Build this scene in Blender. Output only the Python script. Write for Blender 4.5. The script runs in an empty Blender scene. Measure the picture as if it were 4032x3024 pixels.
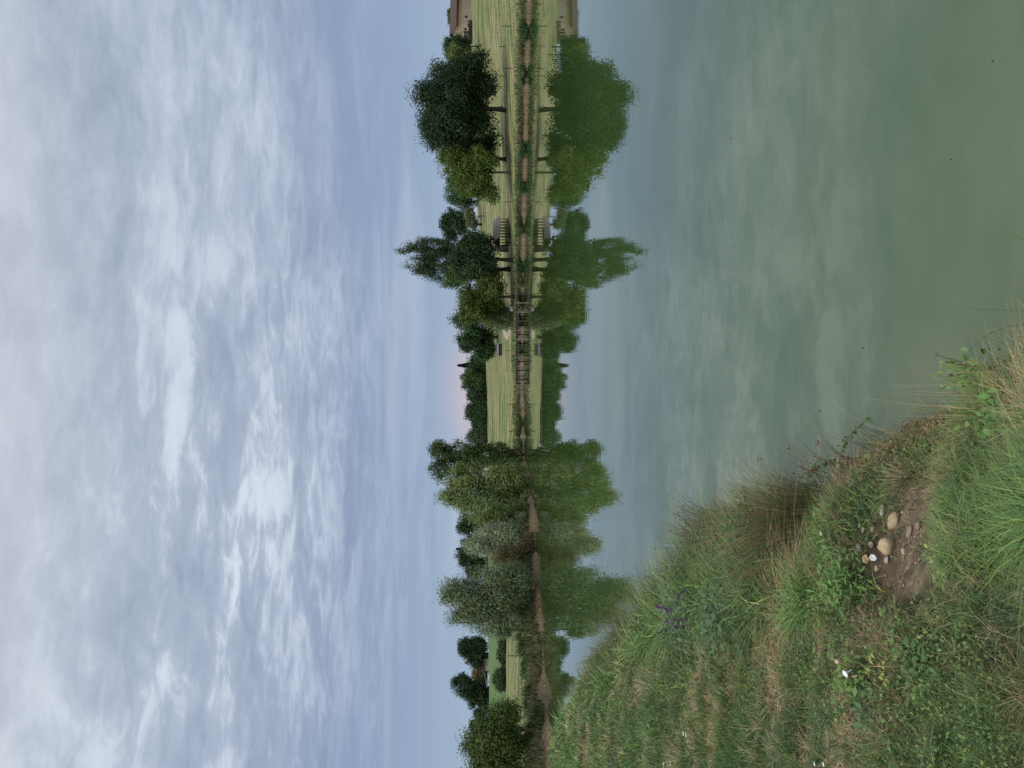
import bpy, math, random
import numpy as np
from mathutils import Vector, Matrix

# ------------------------------------------------------------------ camera, light, sky
SC = bpy.context.scene
COL = SC.collection
F = 3029.0                      # focal length in photograph pixels (4032 wide)
CAMZ = 2.5                      # eye above the water
HORX = 1990.0                   # photograph column of the horizon (the photo lies on its side)
PITCH = math.atan((2016 - HORX) / F)
fwd = np.array([0, math.cos(PITCH), -math.sin(PITCH)])
rgt = np.array([1.0, 0, 0])
dwn = np.array([0, -math.sin(PITCH), -math.cos(PITCH)])
cam_d = bpy.data.cameras.new('camera')
cam = bpy.data.objects.new('camera', cam_d)
COL.objects.link(cam)
cam_d.sensor_width = 36.0
cam_d.sensor_fit = 'HORIZONTAL'
cam_d.lens = F / 4032 * 36.0
cam_d.clip_start = 0.05
cam_d.clip_end = 6000
m = Matrix.Identity(4)
for i, ax in enumerate((dwn, rgt, -fwd)):      # the phone was held upright: image right is down
    for k in range(3):
        m[k][i] = ax[k]
m[2][3] = CAMZ
cam.matrix_world = m
SC.camera = cam

SC.view_settings.view_transform = 'Standard'
SC.view_settings.look = 'None'
SC.view_settings.gamma = 1.0
SC.view_settings.exposure = 0.0

SUN_EL, SUN_AZ = math.radians(56), math.radians(215)     # soft evening light from behind the photographer
sd = bpy.data.lights.new('sun', 'SUN')
sd.energy = 1.7
sd.angle = math.radians(24)
sd.color = (1.0, 0.95, 0.88)
so = bpy.data.objects.new('sun', sd)
COL.objects.link(so)
sdir = Vector((math.sin(SUN_AZ) * math.cos(SUN_EL), math.cos(SUN_AZ) * math.cos(SUN_EL), math.sin(SUN_EL)))
so.rotation_euler = (-sdir).to_track_quat('-Z', 'Y').to_euler()


class NT:
    """tiny node helper"""
    def __init__(self, tree):
        self.t = tree
        self.n = tree.nodes
        self.l = tree.links

    def new(self, typ, **kw):
        n = self.n.new(typ)
        for k, v in kw.items():
            setattr(n, k, v)
        return n

    def put(self, node, key, val):
        s = node.inputs[key]
        if isinstance(val, bpy.types.NodeSocket):
            self.l.new(val, s)
        else:
            s.default_value = val

    def math(self, op, a, b=0.0, c=None, clamp=False):
        n = self.new('ShaderNodeMath', operation=op, use_clamp=clamp)
        self.put(n, 0, a)
        self.put(n, 1, b)
        if c is not None:
            self.put(n, 2, c)
        return n.outputs[0]

    def mix(self, fac, a, b, blend='MIX'):
        n = self.new('ShaderNodeMix', data_type='RGBA', blend_type=blend)
        self.put(n, 0, fac)
        self.put(n, 6, a)
        self.put(n, 7, b)
        return n.outputs[2]

    def noise(self, vec, scale, detail=4.0, rough=0.5, dist=0.0):
        n = self.new('ShaderNodeTexNoise')
        if vec is not None:
            self.put(n, 'Vector', vec)
        self.put(n, 'Scale', scale)
        self.put(n, 'Detail', detail)
        self.put(n, 'Roughness', rough)
        self.put(n, 'Distortion', dist)
        return n.outputs[0]

    def ramp(self, fac, stops, interp='LINEAR'):
        n = self.new('ShaderNodeValToRGB')
        n.color_ramp.interpolation = interp
        el = n.color_ramp.elements
        while len(el) < len(stops):
            el.new(0.5)
        for e, (p, c) in zip(el, stops):
            e.position = p
            e.color = c if len(c) == 4 else (*c, 1)
        self.put(n, 0, fac)
        return n.outputs[0]

    def comb(self, x, y, z):
        n = self.new('ShaderNodeCombineXYZ')
        self.put(n, 0, x)
        self.put(n, 1, y)
        self.put(n, 2, z)
        return n.outputs[0]

    def smooth(self, v, a, b):
        n = self.new('ShaderNodeMapRange', interpolation_type='SMOOTHSTEP')
        self.put(n, 0, v)
        n.inputs[1].default_value = a
        n.inputs[2].default_value = b
        return n.outputs[0]


def g3(v):
    return (v, v, v)


world = bpy.data.worlds.new('World')
SC.world = world
world.use_nodes = True
world.node_tree.nodes.clear()
w = NT(world.node_tree)
tc = w.new('ShaderNodeTexCoord')
sep = w.new('ShaderNodeSeparateXYZ')
w.l.new(tc.outputs['Generated'], sep.inputs[0])
dx, dy, dz = sep.outputs
zc = w.math('MAXIMUM', dz, 0.0)
den = w.math('ADD', zc, 0.10)
px = w.math('DIVIDE', dx, den)
py = w.math('DIVIDE', dy, den)
pl = w.comb(px, py, 0.0)
# clear air: pale at the horizon, a slate blue belt near twelve degrees
grad = w.ramp(zc, [(0.0, (.350, .450, .580)), (0.07, (.315, .415, .565)), (0.14, (.270, .360, .525)), (0.205, (.245, .325, .490)),
                   (0.32, (.290, .365, .550)), (0.55, (.32, .39, .56)), (1.0, (.34, .42, .58))])
# layered stratocumulus
pl1 = w.comb(w.math('MULTIPLY', px, 0.8), w.math('MULTIPLY', py, 1.15), 3.7)
n1 = w.noise(pl1, 2.5, 9.0, 0.58, 0.4)
n2 = w.noise(w.comb(px, py, 9.1), 0.62, 3.0, 0.5, 0.2)
n3 = w.noise(w.comb(px, w.math('MULTIPLY', py, 1.5), 5.2), 7.5, 8.0, 0.62, 0.6)
cl = w.math('ADD', w.math('ADD', w.math('MULTIPLY', n1, 0.58), w.math('MULTIPLY', n2, 0.20)), w.math('MULTIPLY', n3, 0.34))
cloud = w.ramp(cl, [(0.43, (.330, .394, .505)), (0.51, (.395, .462, .578)), (0.575, (.465, .535, .645)), (0.64, (.545, .615, .715)), (0.72, (.65, .715, .80))])
cover = w.smooth(w.math('ADD', zc, w.math('MULTIPLY', w.math('SUBTRACT', n2, 0.5), 0.34)), 0.09, 0.27)
low = w.ramp(zc, [(0.10, (.74, .78, .86)), (0.30, (.93, .94, .97)), (0.42, (1, 1, 1))])
cloud = w.mix(1.0, cloud, low, 'MULTIPLY')
c1 = w.mix(cover, grad, cloud)
# thin streaks low in the sky
st = w.noise(w.comb(w.math('MULTIPLY', dx, 2.2), w.math('MULTIPLY', dz, 26.0), 1.3), 1.0, 5.0, 0.5, 0.4)
stm = w.math('MULTIPLY', w.smooth(st, 0.50, 0.74), w.math('SUBTRACT', 1.0, w.smooth(zc, 0.22, 0.36)))
c2 = w.mix(w.math('MULTIPLY', stm, 0.75), c1, (.43, .50, .625, 1))
# bright rifts left of the view
px2 = w.math('ADD', w.math('MULTIPLY', px, 1.0), w.math('MULTIPLY', py, 0.0))
gx = w.math('MULTIPLY', w.math('SUBTRACT', dx, -0.22), 3.4)
gz = w.math('MULTIPLY', w.math('SUBTRACT', dz, 0.355), 9.0)
gl = w.math('EXPONENT', w.math('MULTIPLY', w.math('ADD', w.math('MULTIPLY', gx, gx), w.math('MULTIPLY', gz, gz)), -1.0))
rift = w.math('MULTIPLY', gl, w.smooth(w.math('ADD', w.math('MULTIPLY', n1, 0.6), w.math('MULTIPLY', n3, 0.4)), 0.485, 0.60))
c3 = w.mix(w.math('MULTIPLY', rift, 0.85), c2, (.74, .80, .90, 1))
# rosy tint: overhead, and a strip on the horizon straight ahead
top = w.math('MULTIPLY', w.smooth(dz, 0.40, 0.58), 0.42)
c4 = w.mix(top, c3, (.68, .68, .74, 1))
hx = w.math('MULTIPLY', w.math('SUBTRACT', dx, -0.005), 14.0)
hz = w.math('MULTIPLY', w.math('SUBTRACT', dz, 0.040), 30.0)
pk = w.math('EXPONENT', w.math('MULTIPLY', w.math('ADD', w.math('MULTIPLY', hx, hx), w.math('MULTIPLY', hz, hz)), -1.0))
c5 = w.mix(w.math('MULTIPLY', pk, 0.75), c4, (.64, .50, .56, 1))
# added fill for the ground: brighter zenith and sunset side, both out of view
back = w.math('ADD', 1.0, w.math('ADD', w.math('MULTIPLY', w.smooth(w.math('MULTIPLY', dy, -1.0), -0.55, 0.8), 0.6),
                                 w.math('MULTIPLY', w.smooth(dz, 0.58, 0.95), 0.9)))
warm = w.mix(w.smooth(w.math('MULTIPLY', dy, -1.0), -0.35, 0.7), (1, 1, 1, 1), (1.08, 1.0, .87, 1))  # warm tint on that unseen side offsets the blue cast on the ground
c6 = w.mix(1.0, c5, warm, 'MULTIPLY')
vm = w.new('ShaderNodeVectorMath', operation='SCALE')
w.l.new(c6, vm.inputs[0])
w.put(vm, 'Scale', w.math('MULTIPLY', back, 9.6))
sky = w.new('ShaderNodeTexSky', sky_type='NISHITA')
sky.sun_disc = False
sky.sun_elevation = SUN_EL
sky.sun_rotation = SUN_AZ
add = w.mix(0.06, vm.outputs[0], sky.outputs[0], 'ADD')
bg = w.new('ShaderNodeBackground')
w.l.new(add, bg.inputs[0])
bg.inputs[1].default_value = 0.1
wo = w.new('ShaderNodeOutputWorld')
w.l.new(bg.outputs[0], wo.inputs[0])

# ------------------------------------------------------------------ helpers
RNG = np.random.default_rng(7)


def at(X, Y, D):
    """world point seen at photograph pixel (X, Y), at depth D metres"""
    d = fwd + rgt * ((3024 - Y - 1512) / F) + dwn * ((X - 2016) / F)
    return np.array([0, 0, CAMZ]) + d * (D / d[1])


def hsh(xi, yi, seed):
    h = (xi.astype(np.int64) * 374761393 + yi.astype(np.int64) * 668265263 + seed * 974711) & 0xffffffff
    h = ((h ^ (h >> 13)) * 1274126177) & 0xffffffff
    h = h ^ (h >> 16)
    return (h & 0xffffff) / float(0x1000000)


def vn(x, y, seed=0):
    x = np.asarray(x, float)
    y = np.asarray(y, float)
    xi, yi = np.floor(x), np.floor(y)
    fx, fy = x - xi, y - yi
    fx = fx * fx * (3 - 2 * fx)
    fy = fy * fy * (3 - 2 * fy)
    a, b = hsh(xi, yi, seed), hsh(xi + 1, yi, seed)
    c, d = hsh(xi, yi + 1, seed), hsh(xi + 1, yi + 1, seed)
    return (a * (1 - fx) + b * fx) * (1 - fy) + (c * (1 - fx) + d * fx) * fy


def fbm(x, y, seed=0, o=3):
    s, a, t = 0, 1.0, 0
    for k in range(o):
        s = s + a * vn(x * 2 ** k, y * 2 ** k, seed + k)
        t += a
        a *= .5
    return s / t


def sstep(a, b, v):
    t = np.clip((v - a) / (b - a), 0, 1)
    return t * t * (3 - 2 * t)


def tag(o, label=None, cat=None, group=None, kind=None):
    if label:
        o['label'] = label
    if cat:
        o['category'] = cat
    if group:
        o['group'] = group
    if kind:
        o['kind'] = kind
    return o


def empty(name, loc, label, cat, group=None, rz=0.0):
    o = bpy.data.objects.new(name, None)
    COL.objects.link(o)
    o.empty_display_size = 0.2
    o.location = loc
    o.rotation_euler[2] = rz
    return tag(o, label, cat, group)


def mesh_obj(name, verts, faces, mat, parent=None, cols=None, smooth=False, local=True):
    """faces: (n,4) or (n,3) array, or list of lists.  verts in world space when the parent sits un-rotated"""
    verts = np.asarray(verts, float).reshape(-1, 3)
    if parent is not None and local:
        verts = verts - np.array(parent.location)
    me = bpy.data.meshes.new(name)
    if isinstance(faces, np.ndarray):
        k = faces.shape[1]
        me.vertices.add(len(verts))
        me.vertices.foreach_set('co', verts.ravel())
        me.loops.add(faces.size)
        me.loops.foreach_set('vertex_index', faces.ravel().astype(np.int32))
        me.polygons.add(len(faces))
        me.polygons.foreach_set('loop_start', np.arange(0, faces.size, k, dtype=np.int32))
        me.update(calc_edges=True)
    else:
        me.from_pydata([tuple(v) for v in verts], [], [list(f) for f in faces])
        me.update()
    if cols is not None:
        ca = me.color_attributes.new('Col', 'FLOAT_COLOR', 'POINT')
        c4 = np.ones((len(verts), 4), np.float32)
        c4[:, :3] = cols
        ca.data.foreach_set('color', c4.ravel())
    if smooth:
        me.polygons.foreach_set('use_smooth', np.ones(len(me.polygons), bool))
    me.materials.append(mat)
    o = bpy.data.objects.new(name, me)
    COL.objects.link(o)
    if parent is not None:
        o.parent = parent
    return o


class MB:
    """collects boxes, tubes and lathes into one mesh, in local coordinates"""
    def __init__(self):
        self.v, self.f = [], []

    def box(self, c, s, rz=0.0, rx=0.0, ry=0.0):
        M = Matrix.Translation(c) @ Matrix.Rotation(rz, 4, 'Z') @ Matrix.Rotation(ry, 4, 'Y') @ Matrix.Rotation(rx, 4, 'X')
        b = len(self.v)
        for x in (-.5, .5):
            for y in (-.5, .5):
                for z in (-.5, .5):
                    self.v.append(tuple(M @ Vector((x * s[0], y * s[1], z * s[2]))))
        for q in ((0, 1, 3, 2), (4, 6, 7, 5), (0, 4, 5, 1), (2, 3, 7, 6), (0, 2, 6, 4), (1, 5, 7, 3)):
            self.f.append([b + i for i in q])
        return self

    def tube(self, pts, rad, n=7, caps=True):
        pts = [Vector(p) for p in pts]
        if not hasattr(rad, '__len__'):
            rad = [rad] * len(pts)
        b = len(self.v)
        for i, p in enumerate(pts):
            t = (pts[min(i + 1, len(pts) - 1)] - pts[max(i - 1, 0)]).normalized()
            a = t.orthogonal().normalized() if i == 0 else (pa - t * pa.dot(t)).normalized()
            pa = a
            c = t.cross(a)
            for k in range(n):
                q = 2 * math.pi * k / n
                self.v.append(tuple(p + (a * math.cos(q) + c * math.sin(q)) * rad[i]))
        for i in range(len(pts) - 1):
            for k in range(n):
                self.f.append([b + i * n + k, b + i * n + (k + 1) % n, b + (i + 1) * n + (k + 1) % n, b + (i + 1) * n + k])
        if caps:
            self.f.append([b + k for k in range(n)][::-1])
            self.f.append([b + (len(pts) - 1) * n + k for k in range(n)])
        return self

    def poly(self, pts, thick=None):
        b = len(self.v)
        self.v += [tuple(p) for p in pts]
        self.f.append(list(range(b, b + len(pts))))
        return self

    def prism(self, pts, d):
        """extrude polygon pts by vector d"""
        b, n = len(self.v), len(pts)
        self.v += [tuple(p) for p in pts] + [tuple(Vector(p) + Vector(d)) for p in pts]
        self.f.append([b + i for i in range(n)][::-1])
        self.f.append([b + n + i for i in range(n)])
        for i in range(n):
            j = (i + 1) % n
            self.f.append([b + i, b + j, b + n + j, b + n + i])
        return self

    def build(self, name, mat, parent=None, smooth=False):
        o = mesh_obj(name, self.v, self.f, mat, parent, smooth=smooth, local=False)
        return o


# ------------------------------------------------------------------ materials
def new_mat(name):
    mt = bpy.data.materials.new(name)
    mt.use_nodes = True
    mt.node_tree.nodes.clear()
    n = NT(mt.node_tree)
    out = n.new('ShaderNodeOutputMaterial')
    return mt, n, out


def leaf_mat(name, rough=0.55, trans=0.25, spec=0.12):
    mt, n, out = new_mat(name)
    a = n.new('ShaderNodeAttribute', attribute_name='Col')
    p = n.new('ShaderNodeBsdfPrincipled')
    n.l.new(a.outputs['Color'], p.inputs['Base Color'])
    p.inputs['Roughness'].default_value = rough
    p.inputs['Specular IOR Level'].default_value = spec
    t = n.new('ShaderNodeBsdfTranslucent')
    n.l.new(n.mix(0.5, a.outputs['Color'], (.20, .26, .03, 1), 'MULTIPLY') if False else a.outputs['Color'], t.inputs[0])
    mx = n.new('ShaderNodeMixShader')
    mx.inputs[0].default_value = trans
    n.l.new(p.outputs[0], mx.inputs[1])
    n.l.new(t.outputs[0], mx.inputs[2])
    n.l.new(mx.outputs[0], out.inputs[0])
    return mt


def solid_mat(name, c1, c2, scale=6.0, rough=0.8, bump=0.3, stretch=(1, 1, 1), spec=0.3, detail=6):
    """two tones mixed by noise in object space, with bump"""
    mt, n, out = new_mat(name)
    tcn = n.new('ShaderNodeTexCoord')
    mp = n.new('ShaderNodeMapping')
    n.l.new(tcn.outputs['Object'], mp.inputs[0])
    mp.inputs['Scale'].default_value = stretch
    f = n.noise(mp.outputs[0], scale, detail, 0.6, 0.2)
    c = n.ramp(f, [(0.32, c1), (0.68, c2)])
    p = n.new('ShaderNodeBsdfPrincipled')
    n.l.new(c, p.inputs['Base Color'])
    p.inputs['Roughness'].default_value = rough
    p.inputs['Specular IOR Level'].default_value = spec
    if bump:
        b = n.new('ShaderNodeBump')
        b.inputs['Strength'].default_value = bump
        b.inputs['Distance'].default_value = 0.02
        n.l.new(f, b.inputs['Height'])
        n.l.new(b.outputs[0], p.inputs['Normal'])
    n.l.new(p.outputs[0], out.inputs[0])
    return mt


M_LEAF = leaf_mat('foliage')
M_GRASS = leaf_mat('grass_blades', rough=0.6, trans=0.15, spec=0.3)
M_BARK = solid_mat('bark', (.022, .018, .014), (.06, .05, .04), 8, .95, .6, (1, 1, .25))
M_BARKG = solid_mat('grey_bark', (.10, .09, .085), (.21, .19, .18), 8, .95, .6, (1, 1, .25))
M_BARKR = solid_mat('red_bark', (.09, .06, .04), (.2, .14, .09), 8, .95, .6, (1, 1, .25))
M_WOODP = solid_mat('pale_wood', (.12, .11, .085), (.27, .25, .20), 5, .9, .3)
M_WOODD = solid_mat('dark_wood', (.018, .015, .012), (.05, .042, .034), 5, .9, .3)
M_WOODM = solid_mat('weathered_wood', (.04, .035, .029), (.10, .088, .075), 5, .9, .4, (1, 1, .3))

# ------------------------------------------------------------------ terrain
SHORE0 = [(40.2, 80.5), (35.5, 90), (31.3, 93.5), (24, 102), (18, 106.6), (8, 113), (-.3, 117), (-4.1, 111), (-8.3, 107.5), (-10.2, 104),
          (-10.6, 87), (-11.4, 71), (-13.5, 64.7), (-15, 60), (-16.1, 56.5), (-17.6, 52.6), (-19, 47.6), (-19.9, 44.3),
          (-20.6, 38), (-18, 34), (-12, 27.5), (-7.5, 19.8), (-4.35, 13.5), (-2.1, 9.3), (-1.15, 7.1), (-.80, 5.85), (-.66, 5.3), (-.36, 4.82),
          (-.16, 4.2), (.06, 3.6), (.34, 2.95), (.80, 2.3), (2.4, 1.2), (6, 0), (14, -2), (30, 2), (44, 30), (50, 55), (46, 72)]


def catmull(pts, k):
    P = np.array(pts, float)
    n = len(P)
    out = []
    for i in range(n):
        p0, p1, p2, p3 = P[i - 1], P[i], P[(i + 1) % n], P[(i + 2) % n]
        for j in range(k):
            t = j / k
            out.append(.5 * ((2 * p1) + (-p0 + p2) * t + (2 * p0 - 5 * p1 + 4 * p2 - p3) * t * t + (-p0 + 3 * p1 - 3 * p2 + p3) * t ** 3))
    return np.array(out)


SHORE = catmull(SHORE0, 5)
_jit = np.clip(np.hypot(SHORE[:, 0], SHORE[:, 1]) / 60, .04, 1.0)
SHORE[:, 0] += (vn(np.arange(len(SHORE)) * .9, np.zeros(len(SHORE)), 3) - .5) * 1.6 * _jit
SHORE[:, 1] += (vn(np.arange(len(SHORE)) * .9, np.zeros(len(SHORE)), 4) - .5) * 1.6 * _jit


def shore_sd(x, y):
    """signed distance to the shoreline: positive on land"""
    x = np.atleast_1d(np.asarray(x, float))
    y = np.atleast_1d(np.asarray(y, float))
    best = np.full(x.shape, 1e18)
    ins = np.zeros(x.shape, bool)
    A = SHORE
    B = np.roll(SHORE, -1, 0)
    for (ax, ay), (bx, by) in zip(A, B):
        ex, ey = bx - ax, by - ay
        t = np.clip(((x - ax) * ex + (y - ay) * ey) / (ex * ex + ey * ey + 1e-12), 0, 1)
        d = (x - ax - t * ex) ** 2 + (y - ay - t * ey) ** 2
        np.minimum(best, d, out=best)
        c = (ay > y) != (by > y)
        with np.errstate(divide='ignore', invalid='ignore'):
            xi = ax + (y - ay) / (by - ay) * ex if by != ay else ax
        ins ^= c & (x < xi)
    s = np.sqrt(best)
    return np.where(ins, -s, s)


TU = np.array([-400, 153, 500, 750, 1030, 1151, 1275, 1500, 1727, 2025, 2230, 2527, 2706, 3024, 3600]) - 1512.
TR0 = np.array([42, 48, 54, 60, 73, 89, 108, 119, 116, 110, 105, 97, 93, 84, 74.])
TZT = np.array([6.5, 7.2, 7.6, 8.7, 8.2, 8.0, 7.7, 8.0, 8.8, 10.0, 11, 12.6, 13.0, 13.2, 13.5])
TP = np.array([1.7, 1.7, 1.7, 1.7, 1.6, 1.4, 1.1, 1, 1, 1, 1, 1.1, 1.2, 1.2, 1.2])
RTOP = 228.


def H(x, y, s=None):
    x = np.atleast_1d(np.asarray(x, float))
    y = np.atleast_1d(np.asarray(y, float))
    if s is None:
        s = shore_sd(x, y)
    sp = np.maximum(s, 0)
    yy = np.maximum(y, 1e-3)
    u = np.clip(x / yy * F, -2400, 2400)
    r0, zt, pp = np.interp(u, TU, TR0), np.interp(u, TU, TZT), np.interp(u, TU, TP)
    t = np.clip((y - r0) / (RTOP - r0), 0, 1)
    zf = 1.1 * (1 - np.exp(-sp / 1.3)) + (zt - 1.1) * t ** pp - 0.015 * np.maximum(y - RTOP, 0)
    zf = np.maximum(zf, 1.1 * (1 - np.exp(-sp / 1.3))) + (vn(x * .22, y * .22, 11) - .5) * .28 * np.clip(sp / 4, 0, 1)
    zn = .42 * (1 - np.exp(-sp / .17)) + .52 * (1 - np.exp(-sp / 1.6))
    soft = np.exp(-(((x + .05) / .75) ** 2 + ((y - 4.0) / 1.0) ** 2))
    zn = zn * (1 - .62 * soft * np.exp(-sp / .55))
    zn = zn + ((fbm(x * 1.3, y * 1.3, 21) - .5) * .16 + (vn(x * 6, y * 6, 22) - .5) * .035) * np.clip(sp / .5, 0, 1)
    e = ((x + .76) / .31) ** 2 + ((y - 3.82) / .53) ** 2
    zn = zn - .13 * np.exp(-e * 1.2) + (fbm(x * 11, y * 11, 23) - .5) * .07 * np.exp(-e)
    wgt = sstep(24, 36, y)
    z = zn * (1 - wgt) + zf * wgt
    return np.where(s > 0, z, np.maximum(.7 * s, -1.6))


def ground_hit(X, Y, d0=30.0, d1=420.0):
    """where the ray through photograph pixel (X, Y) meets the ground"""
    D = np.arange(d0, d1, .25)
    a, b = at(X, Y, 1.0), at(X, Y, 2.0)
    P = a[None] + (b - a)[None] * (D - 1)[:, None]
    z = H(P[:, 0], P[:, 1])
    k = np.where(P[:, 2] <= np.maximum(z, 0))[0]
    i = k[0] if len(k) else len(D) - 1
    return np.array([P[i, 0], P[i, 1], max(z[i], 0)])


def on_ground(Y, D):
    p = at(2000, Y, D)
    return np.array([p[0], p[1], float(H(p[0], p[1])[0])])


# one sheet, in rings round the viewpoint
rings = []
r = .5
while r < 8:
    rings.append(r)
    r *= 1.015
while r < 40:
    rings.append(r)
    r *= 1.02
while r < 130:
    rings.append(r)
    r += .7
while r < 3000:
    rings.append(r)
    r *= 1.03
rings = np.array(rings)
ang = np.concatenate([np.arange(-46, 46, .25), np.arange(46, 314, 4.0)])
ang = np.radians(ang)
na, nr = len(ang), len(rings)
gx_ = (rings[:, None] * np.sin(ang)[None]).ravel()
gy_ = (rings[:, None] * np.cos(ang)[None]).ravel()
gs_ = shore_sd(gx_, gy_)
gz_ = H(gx_, gy_, gs_)
V = np.stack([gx_, gy_, gz_], 1)
ii, jj = np.meshgrid(np.arange(nr - 1), np.arange(na), indexing='ij')
j2 = (jj + 1) % na
q = np.stack([ii * na + jj, ii * na + j2, (ii + 1) * na + j2, (ii + 1) * na + jj], -1).reshape(-1, 4)[:, ::-1]
V = np.vstack([V, [0, 0, float(H(0, 0)[0])]])
cfan = np.array([[len(V) - 1, (k + 1) % na, k, k] for k in range(na)])
# zone masks: R far meadow, G crop field, B bare earth
fm = sstep(26, 38, gy_)
fm0 = fm * sstep(1.6, 4.2, gs_ + (vn(gx_ * .5, gy_ * .5, 71) - .5) * 2.5)
uu = np.clip(gx_ / np.maximum(gy_, 1e-3) * F + 1512, -900, 4000)
crop = fm * sstep(118, 122, gy_) * (1 - sstep(960, 1060, uu))
e_ = ((gx_ + .76) / .33) ** 2 + ((gy_ - 3.82) / .56) ** 2
mud = np.where(gs_ > 0, np.exp(-np.maximum(gs_, 0) / np.where(gy_ > 30, np.where(gx_ < -8, .7, .5), .16)), 1.0)
mud = np.maximum(mud, np.exp(-np.maximum(e_ - .55, 0) * 3.5) * (gy_ < 10))
zc3 = np.stack([fm0, crop, mud], 1)
zc3 = np.vstack([zc3, [0, 0, 0]])
mt, n, out = new_mat('ground_cover')
tcn = n.new('ShaderNodeTexCoord')
P_ = tcn.outputs['Object']
att = n.new('ShaderNodeAttribute', attribute_name='Col')
sp_ = n.new('ShaderNodeSeparateColor')
n.l.new(att.outputs['Color'], sp_.inputs[0])
mf, mc_, mm = sp_.outputs
mpn = n.new('ShaderNodeMapping')
n.l.new(P_, mpn.inputs[0])
mpn.inputs['Scale'].default_value = (.06, .42, 0)
band = n.noise(mpn.outputs[0], 1.0, 6, .62, .25)
mpn2 = n.new('ShaderNodeMapping')
n.l.new(P_, mpn2.inputs[0])
mpn2.inputs['Scale'].default_value = (.5, 1.7, 0)
fine = n.noise(mpn2.outputs[0], 1.0, 6, .7, .3)
bb = n.math('ADD', n.math('MULTIPLY', band, .62), n.math('MULTIPLY', fine, .38))
meadow = n.ramp(bb, [(.41, (.050, .100, .028)), (.46, (.085, .135, .040)), (.50, (.155, .165, .068)), (.54, (.25, .22, .115)), (.61, (.33, .275, .155))])
mpn3 = n.new('ShaderNodeMapping')
n.l.new(P_, mpn3.inputs[0])
mpn3.inputs['Scale'].default_value = (.03, .9, 0)
cb = n.noise(mpn3.outputs[0], 1.0, 4, .5, .1)
cropc = n.ramp(cb, [(.35, (.080, .135, .048)), (.65, (.115, .175, .066))])
thn = n.noise(P_, 9.0, 8, .7, .2)
thatch = n.ramp(thn, [(.35, (.022, .024, .011)), (.5, (.05, .05, .022)), (.68, (.15, .125, .068))])
mdn = n.noise(P_, 5.0, 9, .72, .3)
mdc = n.ramp(mdn, [(.33, (.045, .032, .021)), (.52, (.16, .115, .074)), (.68, (.30, .225, .15))])
c = n.mix(mf, thatch, meadow)
c = n.mix(mc_, c, cropc)
c = n.mix(n.math('MULTIPLY', mm, n.smooth(n.math('ADD', mm, n.math('MULTIPLY', n.math('SUBTRACT', mdn, .5), .9)), .25, .55)), c, mdc)
p = n.new('ShaderNodeBsdfPrincipled')
n.l.new(c, p.inputs['Base Color'])
p.inputs['Roughness'].default_value = .95
p.inputs['Specular IOR Level'].default_value = .12
bmp = n.new('ShaderNodeBump')
bmp.inputs['Strength'].default_value = .8
bmp.inputs['Distance'].default_value = .03
n.l.new(mdn, bmp.inputs['Height'])
n.l.new(bmp.outputs[0], p.inputs['Normal'])
n.l.new(p.outputs[0], out.inputs[0])
M_GROUND = mt
ground = mesh_obj('ground', V, q, mt, cols=zc3, smooth=True)
tag(ground, 'grassy banks and rising mown meadow round the pond', None, None, 'structure')

# water: murky green pond
mt, n, out = new_mat('pond_water')
tcn = n.new('ShaderNodeTexCoord')
P_ = tcn.outputs['Object']
wn = n.noise(P_, .16, 3, .5, .3)
wc = n.ramp(wn, [(.35, (.038, .073, .018)), (.65, (.047, .084, .022))])
mp = n.new('ShaderNodeMapping')
n.l.new(P_, mp.inputs[0])
mp.inputs['Scale'].default_value = (1.0, 1.6, 1)
rp = n.noise(mp.outputs[0], 1.6, 3, .5, .4)
rp2 = n.noise(mp.outputs[0], .22, 2, .5, .2)
bmp = n.new('ShaderNodeBump')
bmp.inputs['Strength'].default_value = 1.0
bmp.inputs['Distance'].default_value = .0011
n.l.new(n.math('MULTIPLY', rp, n.smooth(rp2, .38, .62)), bmp.inputs['Height'])
p = n.new('ShaderNodeBsdfPrincipled')
vd = n.new('ShaderNodeVectorMath', operation='DISTANCE')
n.l.new(P_, vd.inputs[0])
vd.inputs[1].default_value = (-.12, 4.55, 0)
wc = n.mix(n.math('MULTIPLY', n.math('SUBTRACT', 1.0, n.smooth(vd.outputs['Value'], .1, .7)), .2), wc, (.135, .105, .055, 1))
n.l.new(wc, p.inputs['Base Color'])
p.inputs['Roughness'].default_value = 0.0
p.inputs['IOR'].default_value = 2.15
p.inputs['Specular Tint'].default_value = (1.0, 1.0, .84, 1)
n.l.new(bmp.outputs[0], p.inputs['Normal'])
n.l.new(p.outputs[0], out.inputs[0])
wv = np.array([(-40, -10, 0), (70, -10, 0), (70, 130, 0), (-40, 130, 0)], float)
water = mesh_obj('water', wv, np.array([[0, 1, 2, 3]]), mt)
tag(water, 'calm murky green pond mirroring the trees and clouds', None, None, 'structure')


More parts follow.
